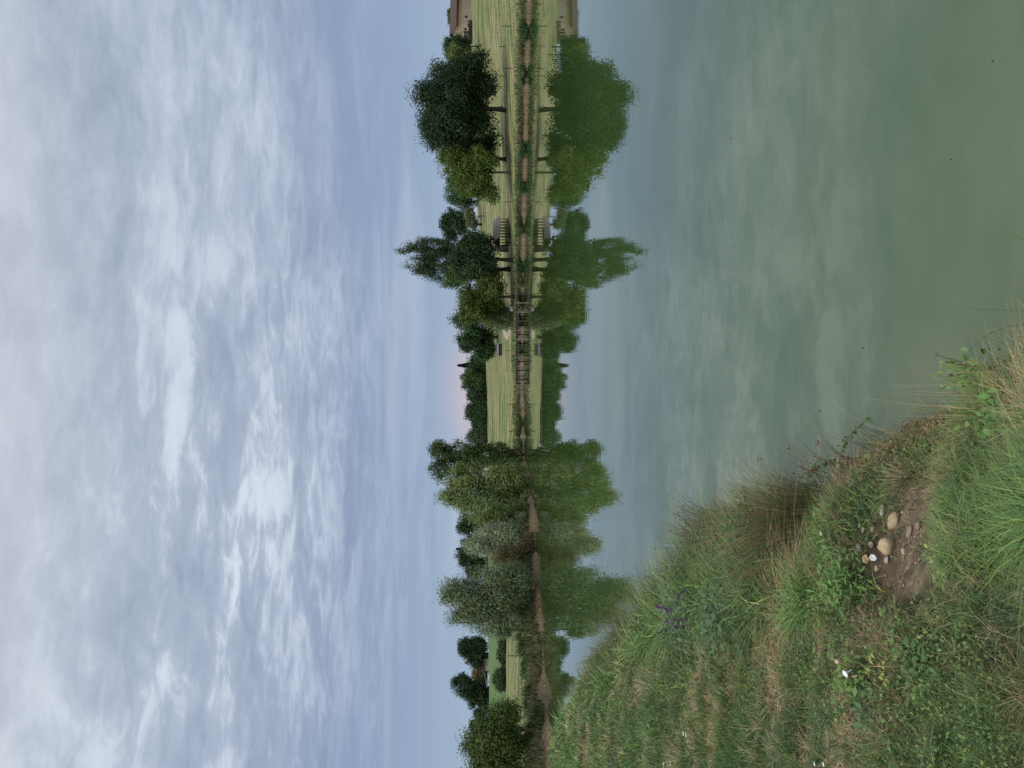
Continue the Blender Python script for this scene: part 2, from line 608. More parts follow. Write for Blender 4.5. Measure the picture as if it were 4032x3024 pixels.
def drape(name, pts, width, mat, label, off=.03, seed=0):
    """a strip of path laid over the ground along world points"""
    P = np.array(pts, float)[:, :2]
    d = np.concatenate([[0], np.cumsum(np.hypot(*np.diff(P, axis=0).T))])
    k = int(d[-1] / .6) + 2
    t = np.linspace(0, d[-1], k)
    cx, cy = np.interp(t, d, P[:, 0]), np.interp(t, d, P[:, 1])
    for _ in range(6):
        cx[1:-1] = (cx[:-2] + cx[1:-1] * 2 + cx[2:]) / 4
        cy[1:-1] = (cy[:-2] + cy[1:-1] * 2 + cy[2:]) / 4
    tx, ty = np.gradient(cx), np.gradient(cy)
    L = np.hypot(tx, ty)
    nx, ny = -ty / L, tx / L
    rows = 7
    vs = []
    for j in range(rows):
        f = j / (rows - 1) - .5
        wd = width * (f + np.sign(f) * (vn(t * .5, np.full(k, j // 4), 40 + seed) - .5) * .35)
        X, Y = cx + nx * wd, cy + ny * wd
        vs.append(np.stack([X, Y, H(X, Y) + off], 1))
    vs = np.array(vs)
    ii, jj = np.meshgrid(np.arange(rows - 1), np.arange(k - 1), indexing='ij')
    fq = np.stack([ii * k + jj, ii * k + jj + 1, (ii + 1) * k + jj + 1, (ii + 1) * k + jj], -1).reshape(-1, 4)
    o = mesh_obj(name, vs.reshape(-1, 3), fq, mat, smooth=True)
    return tag(o, label, None, None, 'structure')


Z = .4973
ZO = {1: 0, 2: 750, 3: 1500, 4: 2250}


def zp(z, x, y):
    """zoomed reading -> photograph pixel"""
    return 1500 + Z * x, ZO[z] + Z * y


M_TRACK = solid_mat('brown_track', (.12, .085, .058), (.235, .17, .12), 1.2, .95, .2)
M_LOOP = solid_mat('pale_gravel', (.26, .215, .155), (.38, .325, .25), 1.5, .95, .2)
trk = [ground_hit(*zp(z, x, y)) for z, x, y in ((1, 985, 330), (1, 990, 540), (1, 994, 760), (1, 998, 960), (1, 1004, 1150), (1, 1015, 1330), (1, 1022, 1500),
                                               (2, 1018, 90), (2, 1012, 260), (2, 1005, 420), (2, 998, 580), (2, 1003, 720), (2, 1008, 840), (2, 1016, 930))]
drape('footpath', trk, 2.0, M_TRACK, 'brown trodden path along the far bank under the trees')
lp = [ground_hit(X, Y) for X, Y in ((1979.6, 1282), (1983, 1300), (1988, 1314), (1998, 1324), (2006, 1314), (2011, 1298), (2014, 1280), (2015, 1255), (2015, 1225), (2015, 1200))]
drape('gravel_turn', lp, 1.25, M_LOOP, 'pale gravel path bending round beside the grey shrub', .05, 5)


# ------------------------------------------------------------------ trees and shrubs
def unit(v):
    return v / (np.linalg.norm(v, axis=-1, keepdims=True) + 1e-9)


def leaf_quads(c, axis, nrm, L, Wd):
    """diamond leaves: centre, long axis, normal, length, width"""
    b = unit(np.cross(nrm, axis))
    L = L[:, None]
    Wd = Wd[:, None]
    v = np.stack([c - axis * L * .5, c + b * Wd * .5 - axis * L * .05, c + axis * L * .5, c - b * Wd * .5 - axis * L * .05], 1)
    f = np.arange(len(c) * 4).reshape(-1, 4)
    return v.reshape(-1, 3), f


def crown(lobes, n, leaf, col, style='broad', sigma=.5, seed=1, hole=.0):
    """lobes: (centre xyz, radii xyz). Leaves gathered in clumps over the lobes."""
    g = np.random.default_rng(seed)
    n = int(n * 1.7)
    leaf = (leaf[0] * .78, leaf[1] * .78)
    C = np.array([l[0] for l in lobes])
    R = np.array([l[1] for l in lobes])
    wts = (R[:, 0] * R[:, 2]) ** 1.0
    wts /= wts.sum()
    nc = max(14, int(n / 80))
    li = g.choice(len(lobes), nc, p=wts)
    d = unit(g.normal(size=(nc, 3)))
    rad = g.uniform(.30, 1.0, nc) ** .5
    cc = C[li] + d * R[li] * rad[:, None]
    cs = sigma * g.uniform(.55, 1.35, nc)
    cw = cs ** 1.6
    ci = g.choice(nc, n, p=cw / cw.sum())
    off = np.clip(g.normal(size=(n, 3)), -1.7, 1.7) * cs[ci][:, None]
    if style == 'willow':
        off[:, 2] *= 1.5
        off[:, 2] -= cs[ci] * .4
    if style == 'poplar':
        off[:, 2] *= 1.7
        off[:, :2] *= .8
    pos = cc[ci] + off
    outw = unit(pos - C[li[ci]] + g.normal(size=(n, 3)) * .2)
    coff = unit(off + 1e-6)
    nr_ = unit(g.normal(size=(n, 3)) * .42 + outw * .5 + coff * .7 + np.array([0, 0, .45]))
    if style == 'willow':
        ax = unit(outw * .7 + np.array([0, 0, .15]) + g.normal(size=(n, 3)) * .6)
    elif style == 'poplar':
        ax = unit(np.array([0, 0, 1.0]) + outw * .5 + g.normal(size=(n, 3)) * .5)
    else:
        ax = unit(g.normal(size=(n, 3)))
    ax = unit(ax - nr_ * (ax * nr_).sum(1, keepdims=True))
    sc = g.uniform(.65, 1.3, n)
    v, f = leaf_quads(pos, ax, nr_, leaf[0] * sc, leaf[1] * sc)
    col = np.array(col)
    tint = 1 + (g.normal(size=nc) * .17)[ci] + g.normal(size=n) * .08
    hue = (g.normal(size=nc) * .10)[ci] + g.normal(size=n) * .03
    cl_ = col[None] * np.clip(tint, .5, 1.7)[:, None]
    cl_[:, 0] *= 1 + hue
    cl_[:, 2] *= 1 - hue * .5
    return v, f, np.repeat(np.clip(cl_, .004, .9), 4, 0)


def tree(name, label, cat, D, z, base, lobes, col, n, leaf=(.36, .26), style='broad', sigma=.5, trunk=.3, bark=None, group=None, stems=None, lean=0.0, seed=None,
         depth=1.0, limbs=6, hit=False):
    """lobes in zoom readings (x, y, rx, ry): x runs down the tree, y across it"""
    seed = seed or (abs(hash_name(label)) % 99991)
    g = np.random.default_rng(seed)
    X, Y = zp(z, *base)
    b = ground_hit(X, Y, D - 14, D + 14) if hit else on_ground(Y, D)
    if hit:
        D = b[1]
    k = Z * D / F
    o = empty(name, b, label, cat, group)
    L = []
    for i, (lx, ly, rx, ry) in enumerate(lobes):
        c = at(*zp(z, lx, ly), D)
        rz_, rr = rx * k * .95, ry * k * .95
        dd = (rz_ + rr) * .5
        c = c + np.array([0, g.uniform(-.55, .55) * dd * depth, 0])
        c[2] = max(c[2], b[2] + rz_ * .35)
        L.append((c, np.array([rr, dd * depth, rz_])))
    for c, rr_ in list(L):                 # smaller lobes bulging from the rims break the outline
        for q_ in range(0 if style == 'poplar' and trunk > .3 else 4):
            d_ = unit(g.normal(size=3) * np.array([1, .8, 1]) + np.array([0, 0, .2]))
            f_ = g.uniform(.28, .5)
            c2_ = c + d_ * rr_ * g.uniform(.62, .9)
            L.append((np.array([c2_[0], c2_[1], max(c2_[2], b[2] + .3 * rr_[2])]), rr_ * f_))
    if style == 'willow' and n > 9000:     # feathery sprays round the top and hanging skirts
        for c, rr_ in list(L[:len(lobes)]):
            for q_ in range(5):
                a_ = g.uniform(0, 2 * math.pi)
                L.append((c + np.array([math.cos(a_) * rr_[0], g.uniform(-.6, .6) * rr_[1], math.sin(a_) * rr_[2]]) * g.uniform(.85, 1.12), rr_ * np.array([.10, .12, .30])))
    v, f, cl_ = crown(L, n, leaf, col, style, sigma * .85, seed + 5)
    gz = H(v[0::4, 0], v[0::4, 1])
    low = v.reshape(-1, 4, 3)[:, :, 2].min(1) < np.maximum(gz, 0.02)
    keep = ~low
    v = v.reshape(-1, 4, 3)[keep].reshape(-1, 3)
    cl_ = cl_.reshape(-1, 4, 3)[keep].reshape(-1, 3)
    f = np.arange(len(v)).reshape(-1, 4)
    mesh_obj('crown', v, f, M_LEAF, o, cols=cl_)
    # trunk with limbs
    mb = MB()
    cen = np.mean([l[0] for l in L], 0)
    topz = max(l[0][2] for l in L)
    st = stems or [(0, 0)]
    for (sx, sy) in st:
        p0 = np.array([sx, sy, -.25])
        top_ = np.array([cen[0] - b[0] + sx * 1.6, cen[1] - b[1] + sy, (topz - b[2]) * .92])
        pts, rad = [], []
        for t in np.linspace(0, 1, 8):
            q_ = p0 * (1 - t) + top_ * t
            q_ = q_ + np.array([math.sin(t * 3 + seed) * .12 * trunk * 3 + lean * math.sin(t * math.pi), 0, 0])
            q_[:2] = p0[:2] + (q_[:2] - p0[:2]) * t ** .8
            pts.append(q_)
            rad.append(trunk * ((1 - t) ** .8 * .85 + .07) * (1.35 if t == 0 else 1))
        mb.tube(pts, rad, 8)
        for j in range(limbs):
            l = L[g.integers(len(L))]
            i0 = g.integers(2, 6)
            a_ = np.array(pts[i0])
            e = l[0] - b + g.normal(size=3) * l[1] * .35
            mid = (a_ + e) * .5 + np.array([0, 0, .25])
            mb.tube([a_, mid, e], [rad[i0] * .6, rad[i0] * .35, .02], 5)
    mb.build('trunk', bark or M_BARK, o, smooth=True)
    return o


def hash_name(s):
    h = 7
    for ch in s:
        h = (h * 131 + ord(ch)) & 0x7fffffff
    return h


DARK = (.032, .062, .026)
DARK2 = (.040, .076, .030)
MID = (.066, .122, .036)
YEL = (.098, .138, .028)
YEL2 = (.088, .120, .028)
OLV = (.175, .228, .120)
SILV = (.29, .34, .22)
GRG = (.135, .175, .08)
WIL = (.185, .240, .085)

tree('oak_tree', 'broadest dark green tree with bare straight trunk, right of the yellow-green one', 'tree', 113, 1, (1000, 868),
     [(640, 640, 240, 160), (560, 850, 270, 190), (570, 1030, 260, 160), (780, 490, 90, 85), (780, 680, 130, 110), (770, 1060, 130, 120), (480, 760, 190, 170), (430, 930, 160, 140),
      (740, 880, 130, 150), (500, 570, 120, 90), (640, 1180, 170, 110), (420, 1010, 130, 140), (700, 560, 160, 110), (850, 960, 60, 100), (840, 720, 70, 70)], DARK, 40000, (.36, .26), sigma=.72, trunk=.42, limbs=12)
tree('field_tree', 'dark tree with short leaning trunk wedged between broad dark tree and yellow-green tree', 'tree', 117, 1, (1000, 1262),
     [(720, 1210, 190, 120), (820, 1190, 110, 110), (850, 1270, 80, 80)], DARK2, 7000, (.36, .26), sigma=.5, trunk=.33, lean=.35)
tree('field_tree', 'yellow-green rounded tree with slim pale trunk, left neighbour of broad dark tree', 'tree', 110, 1, (1028, 1365),
     [(600, 1320, 160, 120), (700, 1420, 190, 130), (800, 1480, 120, 100), (560, 1240, 110, 80), (790, 1330, 140, 120), (720, 1260, 130, 90), (860, 1540, 70, 60)], YEL, 12000, (.34, .25),
     sigma=.5, trunk=.2, bark=M_BARKR)
tree('garden_tree', 'small dark tree just left of the farmhouse gable', 'tree', 185, 1, (695, 370), [(570, 350, 75, 55), (600, 420, 90, 70), (640, 330, 60, 50)], DARK2, 4500, (.5, .36), sigma=.6, trunk=.2)
tree('garden_tree', 'small yellowish tree on thin pole trunk before the dark garden tree', 'tree', 160, 1, (700, 432), [(600, 420, 66, 52), (570, 440, 40, 40)], (0.145, 0.182, 0.042), 2500, (.42, .3), sigma=.45, trunk=.12)
tree('garden_tree', 'tree top rising behind the farmhouse roof ridge', 'tree', 252, 1, (690, 130), [(550, 130, 28, 55), (570, 180, 28, 40), (575, 90, 30, 40), (630, 130, 60, 50)], MID, 3000, (.5, .36), sigma=.6, trunk=.25)
tree('hilltop_tree', 'mid green hilltop tree showing left of the yellow-green tree', 'tree', 215, 2, (765, 40), [(610, 30, 110, 100), (600, -70, 110, 90), (680, 100, 60, 60), (690, -20, 80, 80)], (0.058, 0.109, 0.041), 8000,
     (.55, .4), sigma=.75, trunk=.35)
tree('hilltop_tree', 'dark hilltop tree showing right of the tall poplar', 'tree', 205, 2, (765, 270), [(580, 280, 120, 90), (560, 210, 70, 55), (640, 250, 90, 90)], DARK, 7000, (.55, .4), sigma=.7, trunk=.35)
tree('hedge_shrub', 'pale grey-green shrub on hill edge above the log shelter', 'shrub', 190, 2, (762, 200), [(705, 185, 42, 45), (715, 245, 40, 45)], (0.123, 0.147, 0.066), 2600, (.42, .3), sigma=.45, trunk=.1)
tree('poplar_tree', 'tallest tree, an upright poplar with parted plumes and grey trunk', 'tree', 122, 2, (992, 465),
     [(200, 470, 95, 26), (300, 440, 120, 34), (370, 400, 110, 26), (270, 610, 110, 30), (360, 640, 110, 30), (330, 545, 110, 28), (420, 500, 120, 48), (430, 590, 120, 40), (420, 690, 85, 28), (520, 740, 70, 32), (610, 500, 130, 100), (480, 425, 90, 42),
      (570, 650, 110, 70)], (.060, .100, .042), 17000, (.28, .18), 'poplar', .40, .42, M_BARKG, limbs=14, stems=[(0, 0), (.35, .1)])
tree('field_tree', 'round dark tree with black forked trunk below the poplar plumes', 'tree', 115, 2, (996, 550),
     [(720, 520, 170, 140), (790, 600, 130, 110), (770, 420, 140, 100), (660, 590, 130, 110), (850, 480, 70, 90)], DARK2, 12000, (.36, .26), sigma=.52, trunk=.36, limbs=9)
tree('field_tree', 'mid green tree on stout trunk between round dark tree and the next yellow-green one', 'tree', 119, 2, (985, 622),
     [(690, 650, 150, 90), (830, 660, 110, 80), (580, 660, 80, 80)], MID, 7000, (.36, .26), sigma=.5, trunk=.4)
tree('field_tree', 'yellow-green tree with crooked dark trunk left of the poplar', 'tree', 114, 2, (1026, 842),
     [(750, 780, 160, 100), (730, 880, 150, 110), (820, 950, 140, 100), (880, 760, 90, 90), (700, 970, 110, 80), (860, 860, 100, 100)], YEL2, 12000, (.34, .25), sigma=.5, trunk=.27, lean=.3)
tree('willow_shrub', 'grey-green loose shrub tree hanging over the white dome', 'tree', 118, 2, (1048, 1000),
     [(900, 960, 140, 80), (930, 1040, 100, 70), (1000, 1000, 50, 70), (860, 1010, 90, 60)], GRG, 7000, (.34, .16), 'willow', .42, .14)
tree('field_tree', 'dark green leaning round tree above the black field shelter', 'tree', 158, 2, (905, 1160),
     [(720, 1060, 140, 100), (740, 1160, 140, 100), (800, 1240, 95, 90), (640, 1020, 75, 55), (820, 1300, 60, 40), (700, 1210, 80, 60)], (0.043, 0.087, 0.034), 11000, (.45, .33), sigma=.6, trunk=.35)
rowdef = [(2, 760, 1345, 70, 45, DARK2), (2, 745, 1430, 88, 62, DARK2), (2, 715, 1505, 88, 66, MID), (2, 770, 1585, 60, 45, DARK), (3, 725, 60, 88, 66, DARK2), (3, 760, 150, 65, 50, DARK),
          (3, 738, 240, 78, 62, DARK2), (3, 775, 320, 60, 50, DARK2), (3, 785, 385, 55, 45, (0.072, 0.105, 0.054)), (3, 755, 440, 92, 50, (0.065, 0.098, 0.054))]
rowlab = ['beside the leaning round tree', 'under the small fir tip', 'just left of the fir tip', 'fourth from the leaning round tree', 'in mid row, rounded top', 'darkest one of mid row',
          'left of mid row, full crown', 'low one near the row end', 'greyish one at the row end', 'greyish taller one beside the big crown']
for i, (z, x, y, rx, ry, c) in enumerate(rowdef):
    tree('hilltop_tree', 'distant hedgerow tree over the pale meadow, ' + rowlab[i], 'tree', 232, z, (840, y), [(x, y, rx, ry), (x + 20, y - ry * .5, rx * .75, ry * .6), (x + 25, y + ry * .5, rx * .7, ry * .6), (812, y, 50, ry * 1.15)], c, 4200,
         (.6, .45), sigma=.75, trunk=.25, group='trees of the far hedgerow', limbs=3)


def conifer(D, z, apex, basex, half, label, n, seed):
    X, Y = zp(z, basex, apex[1])
    b = on_ground(Y, D)
    t = at(*zp(z, *apex), D)
    h = t[2] - b[2]
    R = half * Z * D / F
    g = np.random.default_rng(seed)
    o = empty('fir_tree', b, label, 'tree')
    lev = g.uniform(.12, 1, n) ** .8
    az = g.integers(0, 9, n) * .7 + np.floor(lev * 16) * 1.1 + g.normal(size=n) * .12
    rr = R * (1.05 - lev) * g.uniform(.2, 1, n)
    pos = b + np.stack([np.cos(az) * rr, np.sin(az) * rr, np.floor(lev * 16) / 16 * h - rr * .35 + g.normal(size=n) * .12], 1)
    outw = np.stack([np.cos(az), np.sin(az), np.full(n, -.25)], 1)
    nr_ = unit(np.array([0, 0, 1.]) + g.normal(size=(n, 3)) * .4)
    v, f = leaf_quads(pos, unit(outw + g.normal(size=(n, 3)) * .3), nr_, np.full(n, .7), np.full(n, .4))
    c = np.array((0.035, 0.064, 0.043)) * g.uniform(.7, 1.3, n)[:, None]
    mesh_obj('crown', v, f, M_LEAF, o, cols=np.repeat(c, 4, 0))
    MB().tube([(0, 0, -.3), (0, 0, h * .5), (0, 0, h)], [.3, .18, .03], 7).build('trunk', M_BARK, o)


conifer(240, 2, (598, 1385), 840, 62, 'small pointed fir tip above the far hedgerow', 3000, 3)
conifer(215, 3, (588, 1330), 830, 42, 'small fir tip between the bushes above the silvery willow', 1800, 4)
tree('hilltop_tree', 'large distant tree crown standing high behind the golden willow', 'tree', 190, 3, (838, 610),
     [(700, 560, 110, 80), (780, 620, 60, 110), (700, 680, 110, 80), (440, 560, 75, 85), (520, 600, 105, 100), (470, 700, 95, 80), (600, 550, 90, 70), (610, 660, 80, 80)], (0.067, 0.109, 0.038), 9000, (.52, .38), sigma=.7, trunk=.4)
tree('alder_sapling', 'green upright alder saplings at right edge of the golden willow', 'tree', 103, 3, (1100, 590),
     [(820, 540, 110, 45), (900, 620, 150, 60), (1020, 570, 70, 45), (740, 560, 90, 50), (960, 520, 60, 25)], (0.070, 0.115, 0.036), 6500, (.30, .2), 'poplar', .34, .12, stems=[(0, 0), (-.8, .4), (.7, -.3)], limbs=3)
tree('willow_tree', 'golden green willow with airy open top on the left shore', 'tree', 84, 3, (1160, 850),
     [(640, 760, 140, 100), (545, 920, 80, 75), (700, 900, 170, 140), (800, 1000, 180, 110), (900, 800, 160, 120), (950, 950, 140, 120), (980, 700, 100, 70), (1060, 780, 70, 80), (560, 820, 50, 50), (1000, 1040, 100, 80), (1080, 900, 80, 110), (1090, 1010, 80, 80), (1090, 720, 60, 60)],
     WIL, 24000, (.32, .12), 'willow', .40, .26, limbs=10)
tree('hilltop_tree', 'rounded dark tree behind the golden willow, on its left', 'tree', 205, 3, (832, 1150), [(650, 1120, 85, 75), (700, 1180, 85, 65), (770, 1120, 70, 110)], DARK2, 4500, (.55, .4), sigma=.7, trunk=.3)
tree('hilltop_tree', 'low dark far tree beneath the fir tip and behind silvery willow', 'tree', 210, 3, (830, 1370), [(670, 1370, 65, 75), (700, 1290, 60, 40), (760, 1350, 80, 110)], DARK, 3500, (.55, .4), sigma=.65, trunk=.25)
tree('hilltop_tree', 'dark far tree showing between silvery willow and tall olive willow', 'tree', 210, 3, (830, 1480), [(700, 1470, 80, 75), (740, 1530, 60, 40), (770, 1480, 70, 100)], (0.046, 0.084, 0.041), 3500, (.55, .4), sigma=.65, trunk=.25)
tree('willow_bush', 'dense yellow-green willow bush left of the golden willow', 'bush', 72, 3, (1205, 1080), [(920, 1100, 110, 90), (1020, 1050, 110, 80), (1000, 1160, 120, 80), (1100, 1080, 90, 80), (1130, 1180, 70, 60), (880, 1180, 80, 60)], (0.123, 0.165, 0.048), 9000, (.28, .1), 'willow', .34, .14)
tree('willow_bush', 'silvery leaved willow bush with pale shoot tips', 'bush', 68.5, 3, (1208, 1240), [(900, 1230, 150, 110), (800, 1300, 110, 75), (1010, 1210, 120, 80), (740, 1320, 60, 50), (830, 1220, 60, 40), (1110, 1250, 80, 80), (950, 1320, 90, 60)], SILV, 11000, (.27, .08), 'willow', .34, .13)
tree('willow_bush', 'small silvery willow sprig overhanging water at shoreline', 'bush', 69.5, 3, (1200, 1120), [(1140, 1110, 60, 60), (1130, 1160, 50, 40)], (0.217, 0.252, 0.162), 1700, (.22, .07), 'willow', .22, .05)
tree('dry_bush', 'brownish green twiggy bush between silvery willow and olive willow', 'bush', 64.5, 3, (1216, 1400), [(1080, 1400, 120, 95), (960, 1390, 90, 80), (1150, 1450, 60, 80), (1170, 1360, 50, 60)], (0.123, 0.105, 0.050), 6500, (.2, .08), 'willow', .3, .08)
tree('willow_tree', 'tall olive grey willow with feathery spires overhanging the left shore', 'tree', 58.5, 4, (1240, 275),
     [(700, 200, 170, 130), (590, 160, 110, 80), (850, 300, 180, 150), (900, 120, 180, 130), (800, 410, 130, 90), (1000, 200, 130, 130), (570, 370, 50, 40), (520, 200, 60, 50), (950, 10, 150, 90), (700, 330, 110, 80),
      (1040, 60, 100, 90), (930, 440, 70, 50), (1080, 180, 90, 120), (1120, 50, 70, 70), (1000, 320, 90, 90)],
     OLV, 26000, (.26, .085), 'willow', .33, .17, stems=[(0, 0), (-1.2, .3), (.5, .2)], limbs=8)
tree('willow_tree', 'thin leaning willow stem at left edge of tall olive willow', 'tree', 56, 4, (1192, 462), [(960, 470, 60, 45), (900, 440, 60, 45), (1060, 400, 40, 40)], OLV, 2200, (.24, .085), 'willow', .28, .06, lean=-.1, limbs=2)
tree('hilltop_tree', 'round dark hilltop tree right of the brown roofed barn', 'tree', 236, 4, (832, 650), [(700, 640, 95, 90), (660, 600, 55, 55), (745, 720, 70, 45), (740, 560, 80, 45), (785, 630, 50, 90)], DARK, 7000, (.6, .45), sigma=.75, trunk=.35)
tree('hilltop_tree', 'tall dark hilltop tree left of the brown roofed barn', 'tree', 236, 4, (850, 930), [(660, 890, 95, 80), (740, 950, 95, 90), (770, 1030, 75, 60), (620, 880, 50, 50), (800, 930, 55, 100), (800, 1040, 50, 60)], DARK, 8000, (.6, .45), sigma=.75, trunk=.35)
tree('hilltop_tree', 'low distant dark tree above the left shrub', 'tree', 245, 4, (855, 1140), [(775, 1130, 38, 45), (800, 1090, 40, 40)], DARK2, 2200, (.6, .45), sigma=.6, trunk=.2)
tree('hilltop_tree', 'farthest left dark tree half hidden by the left shrub', 'tree', 245, 4, (860, 1230), [(740, 1230, 35, 40), (790, 1200, 45, 60)], DARK2, 2600, (.6, .45), sigma=.6, trunk=.2)
tree('garden_tree', 'small yellowing tree at the barn gable', 'tree', 246, 4, (845, 810), [(760, 805, 38, 38), (790, 840, 40, 35)], (0.217, 0.182, 0.060), 2200, (.5, .36), sigma=.5, trunk=.15)
tree('hedge_shrub', 'low dark hedge clump under the crop field, near the tall willow', 'shrub', 118, 4, (1003, 620), [(972, 570, 28, 55), (968, 650, 34, 60), (985, 700, 22, 40)], (0.065, 0.084, 0.036), 4200, (.34, .24), sigma=.36, trunk=.08)
tree('hedge_shrub', 'taller dark hedge clump under the crop field, near the left shrub', 'shrub', 118, 4, (1010, 850), [(955, 850, 48, 70), (970, 800, 36, 50), (975, 910, 38, 50)], (0.055, 0.087, 0.036), 4800, (.34, .24), sigma=.38, trunk=.08)
tree('willow_tree', 'bushy green willow with spiky top at left end of the pond', 'tree', 46, 4, (1200, 1400),
     [(880, 1250, 130, 110), (950, 1400, 150, 130), (820, 1450, 110, 100), (980, 1110, 80, 75), (790, 1330, 75, 65), (980, 1560, 120, 100), (720, 1300, 40, 30), (720, 1400, 50, 35), (800, 1560, 80, 70), (930, 1150, 90, 70)],
     (0.087, 0.129, 0.036), 24000, (.24, .085), 'willow', .30, .15, bark=M_BARKR, limbs=8, stems=[(0, 0), (.9, .3)], lean=.25)

def mound(lab, x, y, rx, ry):
    g = np.random.default_rng(hash_name(lab))
    L = []
    for q in range(7):
        h_ = rx * g.uniform(.15, .55)
        L.append((x + rx - h_ * .8, y + g.uniform(-1.7, 1.7) * ry, h_, ry * g.uniform(.2, .55)))
    return L


# low shrubs and herb clumps at the far waterline
bankplants_all = [(1, 1118, 215, 35, 50, (0.046, 0.098, 0.034), 'dark green herb clump beside the pale mud at far right waterline'),
              (1, 1120, 560, 30, 55, (0.055, 0.105, 0.034), 'leafy herb clump on the far waterline, right of broad tree trunk'),
              (1, 1105, 700, 28, 35, (0.087, 0.126, 0.042), 'small round herb clump right of the bare mud gap'),
              (1, 1105, 960, 25, 35, (0.102, 0.133, 0.048), 'yellowish herb clump left of the bare mud gap'),
              (1, 1108, 1150, 38, 60, (0.049, 0.105, 0.041), 'bluish green leafy clump below the leaning field tree'),
              (1, 1105, 1330, 30, 50, (0.080, 0.098, 0.042), 'brownish herb clump below the yellow-green tree'),
              (1, 1108, 1450, 30, 55, (0.058, 0.098, 0.036), 'dark herb clump below left side of the yellow-green tree'),
              (2, 1088, 220, 28, 60, (0.065, 0.105, 0.036), 'reedy clump at the waterline below the log shelter right side'),
              (2, 1090, 340, 28, 60, (0.072, 0.119, 0.042), 'reedy clump at the waterline below the log shelter left side'),
              (2, 1078, 575, 36, 42, (0.038, 0.077, 0.031), 'darkest round shrub at the waterline below the poplar'),
              (2, 1090, 690, 24, 40, (0.123, 0.133, 0.048), 'straw green clump at the waterline just right of the pier'),
              (2, 1092, 1000, 22, 40, (0.043, 0.084, 0.031), 'dark shrub behind the pier posts, right half'),
              (2, 1098, 1255, 20, 40, (0.043, 0.084, 0.031), 'dark shrub behind the pier posts, left half'),
              (3, 1090, 60, 20, 55, (0.058, 0.105, 0.036), 'green clump on the stony shore left of the pier'),
              (3, 1095, 190, 16, 40, (0.080, 0.112, 0.036), 'low green clump on the stony shore midway to the willow'),
              (3, 1085, 400, 18, 50, (0.072, 0.112, 0.036), 'dark strip of herbs on the stony shore near the saplings')]
bankplants = [p_ for i_, p_ in enumerate(bankplants_all) if i_ not in (2, 3, 5, 8, 13, 14)]
for z, x, y, rx, ry, c, lab in bankplants:
    X, Y = zp(z, x + rx, y)
    gh = ground_hit(X, Y, 60, 130)
    tree('bank_shrub', lab, 'shrub', gh[1], z, (x + rx, y), mound(lab, x, y, rx, ry), c, 1300, (.3, .17), 'willow', .26, .05, limbs=2, depth=.8,
         group='shrubs along the far waterline')
leftplants = [(4, 1130, 520, 60, 90, (0.080, 0.115, 0.036), 60), (4, 1180, 380, 40, 60, (0.051, 0.084, 0.029), 57), (4, 1190, 620, 45, 60, (0.087, 0.119, 0.036), 55), (4, 1200, 760, 40, 50, (0.058, 0.105, 0.034), 52),
              (4, 1190, 1010, 45, 50, (0.072, 0.098, 0.036), 49), (4, 1190, 1300, 50, 50, (0.043, 0.098, 0.030), 46)]
leftlab = ['rusty green bank shrub under the left end of tall willow', 'dark shrub in the shade below the tall willow', 'yellow-green bank shrub below the grey pole', 'leafy bank shrub left of the grey pole',
           'brownish bank shrub right of the left willow', 'dark green bank shrub at foot of the left willow']
for (z, x, y, rx, ry, c, D), lab in zip(leftplants, leftlab):
    tree('bank_shrub', lab, 'shrub', D + 2, z, (x + rx, y), mound(lab, x, y, rx, ry), c, 2200, (.2, .1), 'willow', .2, .04, limbs=2, depth=.8,
         group='shrubs along the left shore')

# ------------------------------------------------------------------ pier
Xf = 2059.0
pa_, pb_ = at(Xf, 1157, F * CAMZ / (Xf - HORX)), at(Xf, 1516, F * CAMZ / (Xf - HORX))
cp = (pa_ + pb_) / 2
plen = np.hypot(*(pb_ - pa_)[:2])
o = empty('pier', (cp[0], cp[1], 0), 'long low wooden pier on posts along the far shore', 'pier')
hl = plen / 2
MB().box((0, .75, .97), (plen + .3, 1.5, .05)).build('deck', M_WOODM, o)
for k in range(11):
    x = -hl + plen * k / 10
    MB().box((x, 0, .05), (.12, .12, 1.74), .15 * math.sin(k * 2.1), .02 * math.sin(k * 1.7), .025 * math.cos(k * 2.9)).build('post', M_WOODM if k % 3 == 1 else M_WOODP, o)
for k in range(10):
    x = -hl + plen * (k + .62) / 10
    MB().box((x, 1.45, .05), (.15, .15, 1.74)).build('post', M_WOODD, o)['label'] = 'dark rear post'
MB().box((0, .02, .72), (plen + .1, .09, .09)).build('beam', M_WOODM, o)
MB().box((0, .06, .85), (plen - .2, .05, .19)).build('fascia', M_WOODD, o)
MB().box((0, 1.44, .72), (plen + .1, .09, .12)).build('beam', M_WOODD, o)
for k in (1, 5, 8):
    x = -hl + plen * k / 10
    MB().tube([(x + .1, 0, .66), (x + .75, .05, .12)], .045, 5).build('brace', M_WOODP, o)
MB().box((-hl + .15, .75, .55), (.35, 1.4, .62)).build('end_step', M_WOODD, o)

